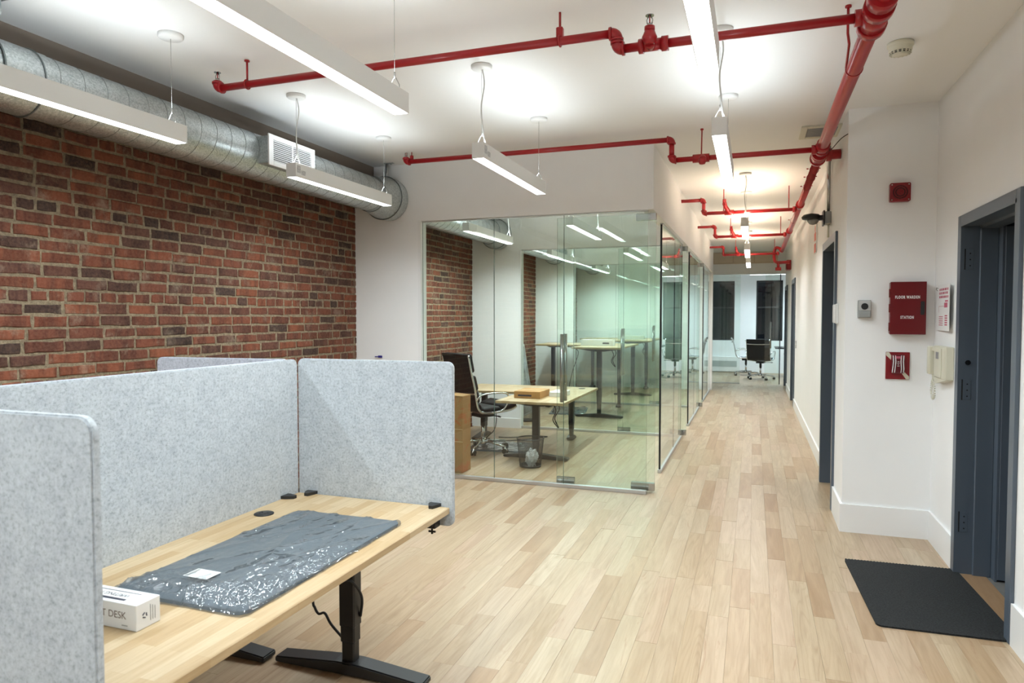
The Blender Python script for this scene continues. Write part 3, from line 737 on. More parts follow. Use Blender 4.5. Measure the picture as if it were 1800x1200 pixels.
b = MB(); b.cyl((XM, 5.62, ZM), (XS-.005, 5.62, ZM), .036, 18); b.cyl((XM+.05, 5.62, ZM), (XM+.085, 5.62, ZM), .048, 18); b.build('branch_stub', RED, mp)
for y in (3.72, 6.15, 6.5, 6.95, 9.3):
    b = MB(); b.tube(arc((XM+(.0 if y < 6 else .008), y, ZM), .0385 if y < 6 else .034, 0, 360, 20, 'xz')[:-1], .0022, 5, closed=True)
    if y > 6: b.cyl((XM-.05, y, ZM+.01), (XM-.034, y, ZM+.01), .005, 6); b.cyl((XM+.034, y, ZM+.01), (XM+.055, y, ZM+.01), .005, 6)
    b.build('clamp', RED, mp)
b = MB(); b.tube([(XM-.055, 3.50, ZC), (XM-.05, 3.55, ZM+.11), (XM-.04, 3.58, ZM+.07), (XM-.038, 3.70, ZM)], .006, 6); b.cyl((XM-.055, 3.5, ZC-.008), (XM-.055, 3.5, ZC), .014, 10); b.build('hanger', RED, mp)
# loop at the far end of the main
b = MB(); yy = 13.5
b.tube(smooth_path([(XM+.03, yy, ZM+.02), (XM-.06, yy, ZM+.06), (XM-.10, yy, ZM+.0), (XM-.10, yy, ZM-.14), (XM-.05, yy, ZM-.21), (XM+.16, yy, ZM-.21)], 5), .028, 12)
b.cyl((XM-.08, yy, ZM-.33), (XM+.02, yy, ZM-.33), .032, 12); b.cyl((XM-.03, yy, ZM-.21), (XM-.03, yy, ZM-.34), .026, 12); b.build('drain_loop', RED, mp)
def branch(y, zhi, zlo, xl, xe, label, xt=None, head_left=True, heads=True):
    t = thing('sprinkler_branch_pipe', label, 'pipe', (0, 0, 0), group='red sprinkler branch pipes')
    k = BR*1.3; xm = XM + (.01 if y > 6 else 0)
    b = MB(); b.tube([(xl, y, zhi), (xe-k, y, zhi)], BR, 16); b.tube([(xe, y, zhi-k), (xe, y, zlo+k)], BR, 16); b.tube([(xe+k, y, zlo), (xm-.03, y, zlo)], BR, 16)
    b.build('pipe', RED, t)
    elbow(t, (xe, y, zhi), (-1,0,0), (0,0,-1), BR); elbow(t, (xe, y, zlo), (0,0,1), (1,0,0), BR)
    c = MB(); coll(c, (xm-.055, y, zlo), (1,0,0), BR*1.7, .035); c.build('coupling', RED, t)
    if head_left:
        elbow(t, (xl, y, zhi), (1,0,0), (0,0,1), BR)
        c = MB(); c.cyl((xl, y, zhi+k), (xl, y, zhi+k+.016), BR*1.15, 14); c.build('reducer', RED, t)
        sprinkler(t, (xl, y, zhi+k+.014))
    return t
t = branch(3.13, 2.783, 2.71, -2.865, -.60, 'near red branch pipe crossing the ceiling at the top')
hanger(t, (-2.66, 3.13, 2.783), BR); b = MB(); b.cyl((-.868, 3.13, 2.80), (-.868, 3.13, ZC), .006, 8); b.cbox(-.884, -.852, 3.115, 3.145, 2.795, 2.845, .004); b.tube(arc((-.868, 3.13, 2.783), BR+.004, 0, 360, 14, 'yz')[:-1], .005, 6, closed=True); b.build('hanger', RED, t)
b = MB(); coll(b, (-.447, 3.13, 2.71), (1,0,0), BR*1.35, .10); coll(b, (-.49, 3.13, 2.71), (1,0,0), BR*1.65, .022); coll(b, (-.385, 3.13, 2.71), (1,0,0), BR*1.65, .03)
b.tube([(-.447, 3.13, 2.71), (-.447, 3.085, 2.712)], BR*1.4, 14); b.tube([(-.447, 3.083, 2.695), (-.447, 3.083, 2.725), (-.447, 3.085, 2.745), (-.447, 3.085, 2.765)], [.020, .034, .026, .018], 14); b.cyl((-.447, 3.085, 2.757), (-.447, 3.085, 2.774), .023, 14); b.build('tee', RED, t)
sprinkler(t, (-.447, 3.085, 2.772))
t = branch(5.33, 2.835, 2.68, -2.855, -.60, 'second red branch pipe, just in front of the glass office header')
b = MB(); b.cyl((-2.80, 5.33, 2.855), (-2.80, 5.33, 2.885), .016, 12); b.cyl((-2.80, 5.33, 2.885), (-2.80, 5.33, ZC), .004, 6); b.build('hanger', RED, t)
b = MB(); coll(b, (-.385, 5.33, 2.68), (1,0,0), BR*1.6, .12); b.tube([(-.37, 5.33, 2.68), (-.37, 5.27, 2.665), (-.37, 5.25, 2.645)], BR*1.3, 14); b.lathe([(0,-.03),(.02,-.026),(.028,-.008),(.028,.012)], (-.37, 5.25, 2.645), 14); b.build('tee', RED, t)
b = MB(); b.cyl((-.385, 5.36, 2.69), (-.385, 5.40, ZC), .005, 6); b.cyl((-.385, 5.40, ZC-.01), (-.385, 5.40, ZC), .012, 8); b.build('hanger', RED, t)
def far_branch(y, label, zlo=2.655, dx=.0):
    t = branch(y, zlo+.15, zlo, XG+.02, -.545+dx, label, head_left=False)
    b = MB(); b.cyl((-.33, y, zlo), (-.33, y, ZC), .0055, 6); b.cyl((XM-.10, y+.02, zlo), (XM-.10, y+.02, ZC), .0055, 6); b.build('hanger', RED, t)
    b = MB(); coll(b, (-.27, y, zlo), (1,0,0), BR*1.5, .1); b.tube([(-.27, y, zlo), (-.31, y-.05, zlo+.06), (-.32, y-.06, zlo+.10)], [.024, .022, .026], 10); b.cyl((-.32, y-.06, zlo+.09), (-.32, y-.06, zlo+.14), .02, 10); b.build('tee', RED, t)
    return t
far_branch(8.02, 'third red branch pipe, lit orange in the corridor'); far_branch(10.42, 'fourth red branch pipe, behind the second corridor pendant')
far_branch(13.35, 'last red branch pipe, in front of the tan louvre', 2.64)

# ------------------------------------------------------------------ ceiling fittings
t = thing('smoke_detector', 'white dome smoke detector on the ceiling right of the red main', 'smoke detector', (.70, 4.06, ZC))
MB().lathe([(0, -.001), (.062, -.001), (.062, -.018), (.058, -.022), (.055, -.024), (.055, -.040), (.050, -.048)], n=32).build('base', CREAM, t)
MB().lathe([(.050, -.048), (.046, -.058)], n=32).build('vent_band', DARK, t)
MB().lathe([(.046, -.058), (.030, -.064), (0, -.066)], n=32).build('cap', CREAM, t)
v = MB()
for k in range(16):
    a = 2*math.pi*k/16; M_ = Matrix.Rotation(a, 4, 'Z'); v.box(.0455, .0515, -.0035, .0035, -.0585, -.0475, mat=M_)
v.lathe([(.0487, -.0525), (.0497, -.0515), (.0487, -.0538)], n=32); v.build('vent_ribs', CREAM, t)
t = thing('ceiling_vent', 'small square ceiling vent half behind the red main', 'vent', (.47, 5.755, ZC))
f = MB()
for q in ((-.15, -.105, -.18, .18), (.105, .15, -.18, .18), (-.105, .105, -.18, -.135), (-.105, .105, .135, .18)): f.cbox(q[0], q[1], q[2], q[3], -.014, -.001, .003)
f = f.build('frame', CREAM, t); MB().box(-.105, .105, -.135, .135, -.003, -.001).build('backing', GREYP, t)
for k in range(12): MB().box(-.105, .105, -.133+k*.0225, -.121+k*.0225, -.010, -.004).build('slat', GREYP, f)
# louvre over the far glass
t = thing('wall_louvre', 'tan slatted louvre above the far conference glass', 'vent', (-.22, YCG-.05, 2.79))
f = MB()
for q in ((-.66, -.62, -.13, .13), (.66, .70, -.13, .13), (-.62, .66, -.13, -.105), (-.62, .66, .105, .13)): f.cbox(q[0], q[1], -.02, -.001, q[2], q[3], .003)
for x in (-.22, .22): f.box(x-.012, x+.012, -.016, -.002, -.105, .105)
f.build('frame', simple('tan_frame', (.62,.50,.36), .5), t); MB().box(-.62, .66, -.004, -.002, -.105, .105).build('backing', LOUVER, t)
s_ = MB()
for k in range(11): s_.box(-.62, .66, -.014, -.006, -.10+k*.019, -.089+k*.019)
o = s_.build('slats', LOUVER, t); o['kind'] = 'stuff'

# ------------------------------------------------------------------ things on the right-hand walls
YS = 5.23
t = thing('warden_station_box', 'dark red steel cabinet lettered FLOOR WARDEN STATION', 'cabinet', (.968, YS, 1.555))
MB().cbox(-.104, .104, -.05, -.001, -.173, .173, .003).build('body', REDBOX, t)
d = MB().cbox(-.106, .106, -.062, -.052, -.175, .175, .002).build('door', REDBOX, t)
for z in (.10, -.0, -.125): MB().cyl((-.109, -.054, z-.028), (-.109, -.054, z+.028), .005, 8).build('hinge', REDBOX, d)
hd = MB().cbox(.072, .094, -.070, -.062, -.045, .045, .003).build('latch', BLACK, d)
FR = Matrix.Rotation(rad(90), 4, 'X')
text_part('FLOOR WARDEN', .026, Matrix.Translation((-.005, -.0625, .072)) @ FR, PAPER, d, sx=.60, spacing=1.28, bold=.0010)
text_part('STATION', .026, Matrix.Translation((-.005, -.0625, -.062)) @ FR, PAPER, d, sx=.60, spacing=1.28, bold=.0010)
t = thing('fire_sounder', 'square red fire alarm sounder with concentric rings, high on the wall', 'alarm sounder', (.912, YS, 2.328))
MB().prism(rrect(-.062, .062, -.062, .062, .010), -.04, -.001, 'y').build('body', REDS, t)
for k, rr in enumerate((.048, .034, .02)): MB().tube(arc((0, -.041, 0), rr, 0, 360, 28, 'xz')[:-1], .004, 6, closed=True).build('ring', REDS, t)
b = MB()
for rr in (.041, .027): b.tube(arc((0, -.040, 0), rr, 0, 360, 28, 'xz')[:-1], .0045, 4, closed=True)
b.build('groove', simple('deep_red', (.035,.001,.002), .6), t)
b = MB(); b.box(-.012, .012, -.046, -.042, -.002, .002, mat=Matrix.Rotation(rad(45), 4, 'Y')); b.box(-.012, .012, -.046, -.042, -.002, .002, mat=Matrix.Rotation(rad(-45), 4, 'Y')); b.build('cross', REDS, t)
for x in (-.05, .05):
    for z in (-.05, .05): MB().cyl((x, -.042, z), (x, -.04, z), .0045, 8).build('screw', STEEL, t)
t = thing('wall_speaker_unit', 'small grey wall unit with round black grille, left of the cabinet', 'wall unit', (.712, YS, 1.55))
MB().cbox(-.040, .040, -.034, -.001, -.060, .060, .003).build('body', GREYP, t)
MB().cbox(-.034, .038, -.038, -.034, -.010, .056, .002).build('face_plate', simple('pale_grey', (.48,.48,.47), .4), t)
MB().cyl((.0, -.041, .018), (.0, -.037, .018), .022, 24).build('round_grille', RUBBER, t)
MB().cbox(-.036, .036, -.038, -.033, -.055, -.014, .002).build('lower_flap', GREYP, t)
t = thing('pull_station', 'red fire alarm pull station with cream diagonal stripes below the cabinet', 'fire alarm', (.921, YS, 1.167))
MB().prism(rrect(-.075, .075, -.0955, .0955, .004), -.006, -.001, 'y').build('backing_card', PAPER, t)
MB().prism(rrect(-.071, .072, -.091, .092, .003), -.012, -.006, 'y').build('back_plate', REDS, t)
for pl in ([(-.070, .090), (-.052, .090), (-.035, .062), (-.035, .034), (-.070, .070)], [(.070, -.090), (.052, -.090), (.022, -.045), (.035, -.034), (.070, -.072)]):
    MB().prism(pl, -.0135, -.012, 'y').build('stripe', CREAM, t)
MB().cbox(-.040, .038, -.040, -.012, -.050, .075, .006).build('housing', simple('maroon', (.12,.004,.012), .4), t)
for x in (-.034, -.020, .018, .032):
    MB().tube([(x+.002*(x < 0), -.041, .070), (x+.004*(1 if x < 0 else -1), -.047, .03), (x, -.046, -.02), (x-.002, -.041, -.045)], .0028, 6).build('rib', PAPER, t)
MB().cbox(-.022, .020, -.044, -.040, .05, .066, .001).build('top_bar', PRINT, t)
b = MB()
for k, w in enumerate((.012, .016, .010, .014)): b.box(-w/2, w/2, -.0412, -.040, .028-k*.010, .031-k*.010)
b.build('lettering', PAPER, t)
# evacuation notice and intercom on the near wall (x = XR, facing -x)
t = thing('evacuation_notice', 'white notice with red print hung beside the entrance door', 'notice', (XR, 4.945, 1.555))
nb = 10; vs_ = []; fs = []
for i in range(nb+1):
    y = .185 - .37*i/nb
    xo = -.004 - .010*math.sin(math.pi*i/nb) - (.02*(i/nb)**3)
    for x in (xo, xo-.0015): vs_ += [(x, y, -.145), (x, y, .145)]
for i in range(nb):
    a = i*4; c = a+4
    fs += [(a, c, c+1, a+1), (a+2, a+3, c+3, c+2), (a, a+2, c+2, c), (a+1, c+1, c+3, a+3)]
fs += [(0, 1, 3, 2), (nb*4, nb*4+2, nb*4+3, nb*4+1)]
MB().add(vs_, fs).build('sheet', PAPER, t)
pr_ = MB()
def mark(y0, y1, z0, z1):
    n = max(1, int((y0-y1)/.03))
    for i in range(n):
        a = y0+(y1-y0)*i/n; c = y0+(y1-y0)*(i+1)/n
        def xo(y): u = (.185-y)/.37; return -.004-.010*math.sin(math.pi*u)-.02*u**3-.002
        pr_.add([(xo(a), a, z0), (xo(c), c, z0), (xo(c), c, z1), (xo(a), a, z1)], [(0,1,2,3)])
for z in (.115, .092, .068):
    y = .12
    while y > -.14: w = R.uniform(.02,.045); mark(y, max(y-w, -.15), z-.008, z+.006); y -= w+.012
mark(-.04, -.13, -.0, .03); mark(-.06, -.14, .035, .045); mark(.13, -.13, .008, .010); mark(.13, .125, -.03, .01)
for k in range(5): mark(-.06, -.13, -.055-k*.014, -.047-k*.014)
for k in range(5): mark(.12, -.01, -.060-k*.013, -.055-k*.013)
pr_.build('red_print', PRINT, t)
MB().tube([(-.004, .165, .125), (-.012, .19, .13), (-.012, .20, .12), (-.004, .19, .11)], .002, 5).build('hook', STEEL, t)
t = thing('wall_intercom', 'cream wall intercom handset and door panel beside the entrance door', 'intercom', (XR, 4.93, 1.19))
MB().cbox(-.045, -.001, -.20, .085, -.075, .125, .004).build('body', CREAM, t)
MB().prism([(-.20, -.075), (.06, -.115), (.085, -.075)], -.045, -.001, 'x').build('lower_wedge', CREAM, t)
MB().cbox(-.050, -.045, -.105, .045, -.07, .112, .002).build('front_panel', CREAM, t)
MB().box(-.0515, -.050, -.05, .01, .045, .088).build('screen', simple('grey_screen', (.22,.22,.23), .3), t)
MB().box(-.0465, -.0455, -.18, -.125, -.06, .115).build('side_panel', CREAM, t)
h = MB(); h.cbox(-.060, -.018, .155, .205, -.065, .118, .008, smooth=True); h.cbox(-.042, -.005, .10, .155, .085, .115, .005); h.build('handset', CREAM, t)
pts = [Vector(p) for p in smooth_path([(-.03, .165, -.065), (-.03, .155, -.10), (-.028, .13, -.15), (-.028, .135, -.205), (-.028, .175, -.225), (-.028, .215, -.19), (-.028, .205, -.14), (-.03, .175, -.105), (-.03, .10, -.07)], 16)]
hel = []
for i, p in enumerate(pts):
    a = i*1.5; hel.append(p + Vector((.006*math.cos(a), .006*math.sin(a)*.6, .004*math.sin(a))))
MB().tube(hel, .0032, 5).build('coiled_cord', CREAM, t)
t = thing('door_phone', 'slim white handset on the corridor corner beside the door frame', 'handset', (XS, 5.66, 1.52))
MB().cbox(-.016, -.001, -.035, .035, -.075, .075, .004).build('cradle', WPLAST, t)
MB().cbox(-.036, -.014, -.022, .022, -.07, .07, .008, smooth=True).build('handset', WPLAST, t)
# conduit, security camera and box, notice above the corridor door
t = thing('conduit', 'thin grey steel conduit down the corridor wall from the red main', 'conduit', (XS, 6.30, 0))
MB().cyl((-.018, 0, 2.36), (-.018, 0, ZC), .012, 10).build('pipe', STEEL, t); MB().cyl((-.018, 0, 2.16), (-.018, 0, 2.28), .008, 10).build('lower_pipe', CREAM, t)
t = thing('security_camera', 'black dome security camera on a grey junction box above the door', 'camera', (XS, 6.30, 2.315))
MB().cbox(-.05, -.001, -.06, .06, -.045, .055, .004).build('junction_box', GREYP, t)
MB().prism(rrect(-.075, .075, -.055, .065, .02), -.062, -.05, 'x').build('mount_plate', BLACK, t)
MB().lathe([(0, -.012), (.07, -.010), (.078, .008), (.06, .028), (.0, .04)], (-.15, 0, .012), 24).build('hood', BLACK, t)
MB().cbox(-.11, -.055, -.03, .03, -.01, .03, .004).build('arm', BLACK, t)
MB().lathe([(0, -.052), (.028, -.044), (.043, -.025), (.048, -.008)], (-.135, 0, .005), 20).build('dome', simple('smoked_dome', (.30,.29,.28), .1), t)
t = thing('hanging_notice', 'narrow red and white notice on the corridor wall behind the camera', 'notice', (XC, 8.35, 2.37))
MB().box(-.012, -.002, -.12, .12, -.165, .16).build('sheet', PAPER, t)
b = MB(); b.box(-.0135, -.012, -.10, .10, -.16, -.06); b.box(-.0135, -.012, -.10, .10, -.03, .06); b.cyl((-.014, 0, .10), (-.012, 0, .10), .04, 12); b.build('red_print', WTAPE, t)
tag(MB().tube(smooth_path([(XS+.005, 5.24, 2.755), (XS-.04, 5.30, 2.735), (XM+.06, 5.42, 2.69), (XM+.03, 5.48, 2.70)], 5), .003, 5).build('loose_wire', CABLE), 'thin black wire from the red main to the wall corner', 'wire')
t = thing('fire_horn', 'red fire horn box high at the far end of the corridor', 'alarm sounder', (XC, 13.9, 2.46))
MB().cbox(-.08, -.001, -.16, .16, -.09, .09, .006).build('body', REDS, t); MB().cbox(-.09, -.08, -.13, .13, -.07, .07, .003).build('face', REDBOX, t)

t = thing('switch_plate', 'small steel switch plate far down the corridor wall', 'switch', (XC, 11.85, 1.05))
MB().cbox(-.006, -.001, -.04, .04, -.06, .06, .002).build('plate', STEEL, t); MB().cbox(-.012, -.006, -.008, .008, -.018, .018, .002).build('toggle', WPLAST, t)

# ------------------------------------------------------------------ door mat
t = tag(MB().prism(rrect(-.30, .30, -.475, .475, .03), 0.0006, .009).build('door_mat', MATK), 'black ribbed door mat on the oak floor by the entrance', 'door mat')
t.location = (.862, 4.145, 0); t.rotation_euler = (0, 0, rad(2.2))
b = MB()
for k in range(34): b.cbox(-.295+k*.0174, -.283+k*.0174, .468, .482, .001, .0095, .003)
b.build('serrated_edge', MATK, t)

# ------------------------------------------------------------------ sit-stand desks
def tube_leg(parent, x, y, ztop, foot_dir='x', foot=(.355, .355), w=(.075, .06), closed=True):
    """telescopic column with a flat tapered foot; sub-parts under one leg"""
    lg = bpy.data.objects.new('leg', None); col.objects.link(lg); lg.parent = parent; lg.location = (x, y, 0)
    if foot_dir == 'y': lg.rotation_euler = (0, 0, rad(90))
    a, c = w
    zt = ztop - .027
    MB().cbox(-a/2, a/2, -c/2, c/2, zt*.30, zt-.03, .006).build('upper_tube', BLACK, lg)
    MB().cbox(-a/2+.003, a/2-.003, -c/2+.003, c/2-.003, zt*.20, zt*.40, .006).build('middle_tube', BLACK, lg)
    MB().cbox(-a/2+.007, a/2-.007, -c/2+.007, c/2-.007, .04, zt*.25, .006).build('lower_tube', BLACK, lg)
    f0, f1 = foot
    bm = bmesh.new(); prof = []
    for xx, h in ((-f0, .024), (-f0*.15, .052), (f1*.15, .052), (f1, .024)):
        prof.append((xx, h))
    vs_ = []
    for xx, h in prof:
        for yy in (-.042, .042): vs_ += [bm.verts.new((xx, yy, .006)), bm.verts.new((xx, yy, h+.006))]
    for i in range(3):
        q = i*4
        for f in ((q, q+4, q+5, q+1), (q+2, q+3, q+7, q+6), (q+1, q+5, q+7, q+3), (q, q+2, q+6, q+4)): bm.faces.new([vs_[k] for k in f])
    bm.faces.new([vs_[k] for k in (0, 1, 3, 2)]); bm.faces.new([vs_[k] for k in (12, 14, 15, 13)])
    bmesh.ops.recalc_face_normals(bm, faces=bm.faces[:])
    bmesh.ops.bevel(bm, geom=[e for e in bm.edges if e.calc_length() > .01], offset=.005, segments=2, affect='EDGES')
    MB().bm(bm).build('foot', BLACK, lg)
    p = MB()
    for xx in (-f0+.04, f1-.04): p.cyl((xx, 0, 0), (xx, 0, .008), .018, 12)
    p.build('glide', RUBBER, lg)
    MB().prism([(-.30, zt), (.30, zt), (.30, zt-.012), (.08, zt-.045), (-.08, zt-.045), (-.30, zt-.012)], -.03, .03, 'y').build('support_arm', BLACK, lg)
    return lg
def grommet(parent, x, y, z, r=.039):
    g = MB().lathe([(r, 0), (r, .003), (r-.004, .005), (0, .005)], (x, y, z), 28).build('power_grommet', BLACK, parent)
    b = MB()
    for dx in (-.015, .012):
        for dy in (-.006, .006): b.box(x+dx-.002, x+dx+.002, y+dy-.0045, y+dy+.0045, z+.0048, z+.0056)
        b.cyl((x+dx+.008, y, z+.0048), (x+dx+.008, y, z+.0056), .003, 8)
    b.build('socket', DARK, g)
def straight_desk(x0, x1, y0, y1, z, label, colx, front=1):
    t = thing('standing_desk', label, 'desk', ((x0+x1)/2, (y0+y1)/2, 0), group='desks with felt screens')
    ox, oy = (x0+x1)/2, (y0+y1)/2
    MB().cbox(x0-ox, x1-ox, y0-oy, y1-oy, z-.027, z, .003).build('tabletop', BLOCK, t)
    for y in (y0+.17, y1-.145): tube_leg(t, colx-ox, y-oy, z)
    MB().cbox(colx-ox-.10, colx-ox+.10, y0-oy+.18, y1-oy-.16, z-.065, z-.030, .004).build('frame_beam', BLACK, t)
    return t, ox, oy
ZD = .70
t, ox, oy = straight_desk(-1.945, -1.192, .985, 2.590, ZD, 'wooden sit-stand desk in the foreground with a wrapped mat on it', -1.585)
grommet(t, -1.862-ox, 2.253-oy, ZD)
MB().tube(smooth_path([(-1.79-ox, 2.46-oy, .62), (-1.775-ox, 2.45-oy, .30), (-1.765-ox, 2.45-oy, .25), (-1.745-ox, 2.45-oy, .225), (-1.715-ox, 2.45-oy, .232), (-1.685-ox, 2.45-oy, .19), (-1.635-ox, 2.455-oy, .14)], 6), .0055, 8).build('cable', CABLE, t)
MB().tube(smooth_path([(-1.64-ox, 2.40-oy, .64), (-1.60-ox, 2.385-oy, .44), (-1.55-ox, 2.40-oy, .41), (-1.53-ox, 2.43-oy, .36), (-1.53-ox, 2.45-oy, .31), (-1.545-ox, 2.46-oy, .24)], 6), .0055, 8).build('cable', CABLE, t)
t2, ox2, oy2 = straight_desk(-2.74, -1.99, .985, 2.560, ZD, 'second sit-stand desk hidden behind the felt screens', -2.33)

def felt(name, w, h, loc, rz, label, corners=(1,1,1,1), m=FELT, clamps=(), th=.020, r=.028):
    """screen standing in its local XZ plane, origin at lower left"""
    t = thing(name, label, 'desk screen', loc, rz, 'felt desk screens')
    bm = bmesh.new()
    poly = rrect(0, w, 0, h, r, 6, corners)
    vsb = [bm.verts.new((a, -th/2, c)) for a, c in poly]; f = bm.faces.new(vsb)
    e = bmesh.ops.extrude_face_region(bm, geom=[f]); bmesh.ops.translate(bm, vec=(0, th, 0), verts=[v for v in e['geom'] if isinstance(v, bmesh.types.BMVert)])
    bmesh.ops.recalc_face_normals(bm, faces=bm.faces[:])
    es = [ed for ed in bm.edges if len(ed.link_faces) == 2 and any(len(q.verts) > 5 for q in ed.link_faces)]
    bmesh.ops.bevel(bm, geom=es, offset=.004, segments=2, affect='EDGES')
    MB().bm(bm).build('felt_panel', m, t)
    for x, zz, s_ in clamps:
        c = MB(); c.prism([(x-.026, s_*th/2), (x+.026, s_*th/2), (x+.024, s_*(th/2+.018)), (x+.012, s_*(th/2+.055)), (x-.006, s_*(th/2+.055)), (x-.024, s_*(th/2+.02))], zz, zz+.013)
        c = c.build('clamp', BLACK, t)
        l = MB(); l.cbox(x-.022, x+.022, min(s_*th/2, s_*(th/2+.05)), max(s_*th/2, s_*(th/2+.05)), zz-.085, zz-.032, .004)
        l.cyl((x, s_*(th/2+.065), zz-.062), (x, s_*(th/2+.05), zz-.062), .016, 14); l.cyl((x, s_*(th/2+.035), zz-.11), (x, s_*(th/2+.035), zz-.032), .005, 8); l.cbox(x-.016, x+.016, s_*(th/2+.035)-.003, s_*(th/2+.035)+.003, zz-.104, zz-.096, .001)
        l.build('clamp_body', BLACK, c)
    return t
PZ0 = .617; PH = .693
felt('felt_screen', .772, PH, (-1.950, 2.607, PZ0), 0, 'grey felt screen at the far end of the foreground desk', clamps=((.075, ZD-PZ0, -1), (.69, ZD-PZ0, -1)))
felt('felt_screen', 1.617, PH-.003, (-1.956, .975, PZ0), rad(90), 'long grey felt screen along the back of the foreground desk', clamps=((1.515, ZD-PZ0, -1), (.1, ZD-PZ0, -1)))
felt('felt_screen', 1.60, PH-.003, (-1.979, .975, PZ0), rad(90), 'hidden felt screen directly behind the long back screen', m=FELTD)
felt('felt_screen', .69, PH, (-2.64, 2.475, PZ0), rad(5.0), 'felt screen in front of the brick wall, only its top showing', m=FELTD)
felt('felt_screen', .772, PH, (-1.950, .957, PZ0), 0, 'out of focus felt screen nearest the camera at the left edge', clamps=((.69, ZD-PZ0, 1),), r=.036)

# wrapped desk mat
def wrapped_mat(loc, rz, w, l, label, h=.011, sticker=True, n=(130, 230), seed=3, amp=.0085):
    t = thing('wrapped_mat', label, 'desk mat', loc, rz, 'dark mats wrapped in clear film')
    MB().prism(rrect(-w/2, w/2, -l/2, l/2, .035, 6), .001, h).build('mat', MATG, t)
    nx, ny = n; vs_ = []; fs = []; e = .008
    def ridge(q, p): return max(0., 1-abs(noise.noise(q))*2.6)**p
    for j in range(ny+1):
        for i in range(nx+1):
            u, v = i/nx, j/ny; x = (u-.5)*(w+2*e); y = (v-.5)*(l+2*e)
            d = min(u, 1-u)*(w+2*e), min(v, 1-v)*(l+2*e); ed = min(min(d), .02)/.02
            wob = noise.noise(Vector((x*3, y*3, seed)))*.05
            z = amp*.75*ridge(Vector(((x+.28*y+wob)*5.5+seed, y*.8, seed)), 5)          # long folds along the length
            z += amp*.55*ridge(Vector(((x-.55*y+wob)*7+seed, y*1.6, seed*3.)), 6)
            cr_ = max(0., min(1., (.24-v)/.16)) + .8*max(0., min(1., (u-.72)/.15))*max(0., min(1., (.75-v)/.3))
            z += amp*1.1*min(cr_, 1.)*ridge(Vector((x*16+y*6+seed, y*16-x*5, seed*5.)), 2)   # crinkles at the gathered end
            z += amp*(.05+.60*min(1., cr_))*ridge(Vector((x*38+y*14, y*34-x*9, seed*7.)), 1.6)
            z += amp*.10*noise.noise(Vector((x*60, y*45, seed)))
            z = max(z, 0)
            k = .006*noise.noise(Vector((x*9, y*9, 4.)))*(1-ed)
            r_ = .03; cx = max(0, abs(x)-(w/2+e-r_)); cy = max(0, abs(y)-(l/2+e-r_))
            if cx > 0 and cy > 0:
                dd = math.hypot(cx, cy)
                if dd > r_: x -= math.copysign(cx*(1-r_/dd), x); y -= math.copysign(cy*(1-r_/dd), y)
            vs_.append((x+k, y+k, (h+.001)*ed**.6 + z*ed + .0012))
    for j in range(ny):
        for i in range(nx):
            a = j*(nx+1)+i; fs.append((a, a+1, a+nx+2, a+nx+1))
    MB().add(vs_, fs, 0, True).build('plastic_wrap', FILM, t, fix=False)
    if sticker:
        s_ = MB().box(-.045, .045, -.03, .03, h+amp+.002, h+amp+.003).build('label_sheet', PAPER, t); s_.location = (-.055, -l/2+.16, 0); s_.rotation_euler = (0, 0, rad(-2))
        MB().box(-.040, -.030, -.026, .026, h+amp+.003, h+amp+.0034).build('print_bar', GREYP, s_)
    return t
wrapped_mat((-1.508, 1.885, ZD), 0, .475, .865, 'dark desk mat in glossy clear film lying on the foreground desk')

# small white carton
t = thing('carton', 'small white printed carton on the foreground desk beside the felt screen', 'box', (-1.465, 1.291, ZD))
MB().cbox(-.30, 0, 0, .074, .0005, .068, .0012).build('carton_body', CARDB, t)
MB().box(-.22, -.055, .012, .022, .0681, .0684).build('print_band', INK, t); MB().box(-.215, -.045, .056, .059, .0681, .0684).build('print_band', INK, t)
text_part('WRITING PAD', .021, Matrix.Translation((-.13, .039, .0683)) @ Matrix.Rotation(rad(180), 4, 'Z'), INK, t, ex=.0001, sx=.95)
text_part('UPLIFT DESK', .026, Matrix.Translation((-.034, -.0004, .036)) @ FR, simple('brown_ink', (.16,.12,.10), .7), t, ex=.0001, align='RIGHT', sx=1.0)
MB().box(-.05, -.03, -.0003, .0, .010, .0125).build('print_mark', GREYP, t)
RX = Matrix.Rotation(rad(90), 4, 'Z') @ FR
b = MB()
for k in range(3):
    a = rad(90+120*k); b.tube([(.0004, .025+.007*math.cos(a), .034+.007*math.sin(a)), (.0004, .025+.007*math.cos(a+1.3), .034+.007*math.sin(a+1.3))], .0016, 5)
b.build('recycling_mark', INK, t)
b = MB()
for k, y in enumerate((.042, .049, .056)): b.box(.0, .0004, y, y+.0022, .014, .056-.004*k)
b.build('print_lines', GREYP, t)
tag(MB().cbox(-.01, .035, -.01, .001, 0, .022, .004).cbox(-.045, -.005, -.008, .001, .006, .014, .002).build('blue_clip', BLUE), 'small blue plastic hook on the white wall, peeking over the felt screen', 'hook').location = (-3.37, 5.731, 1.105)
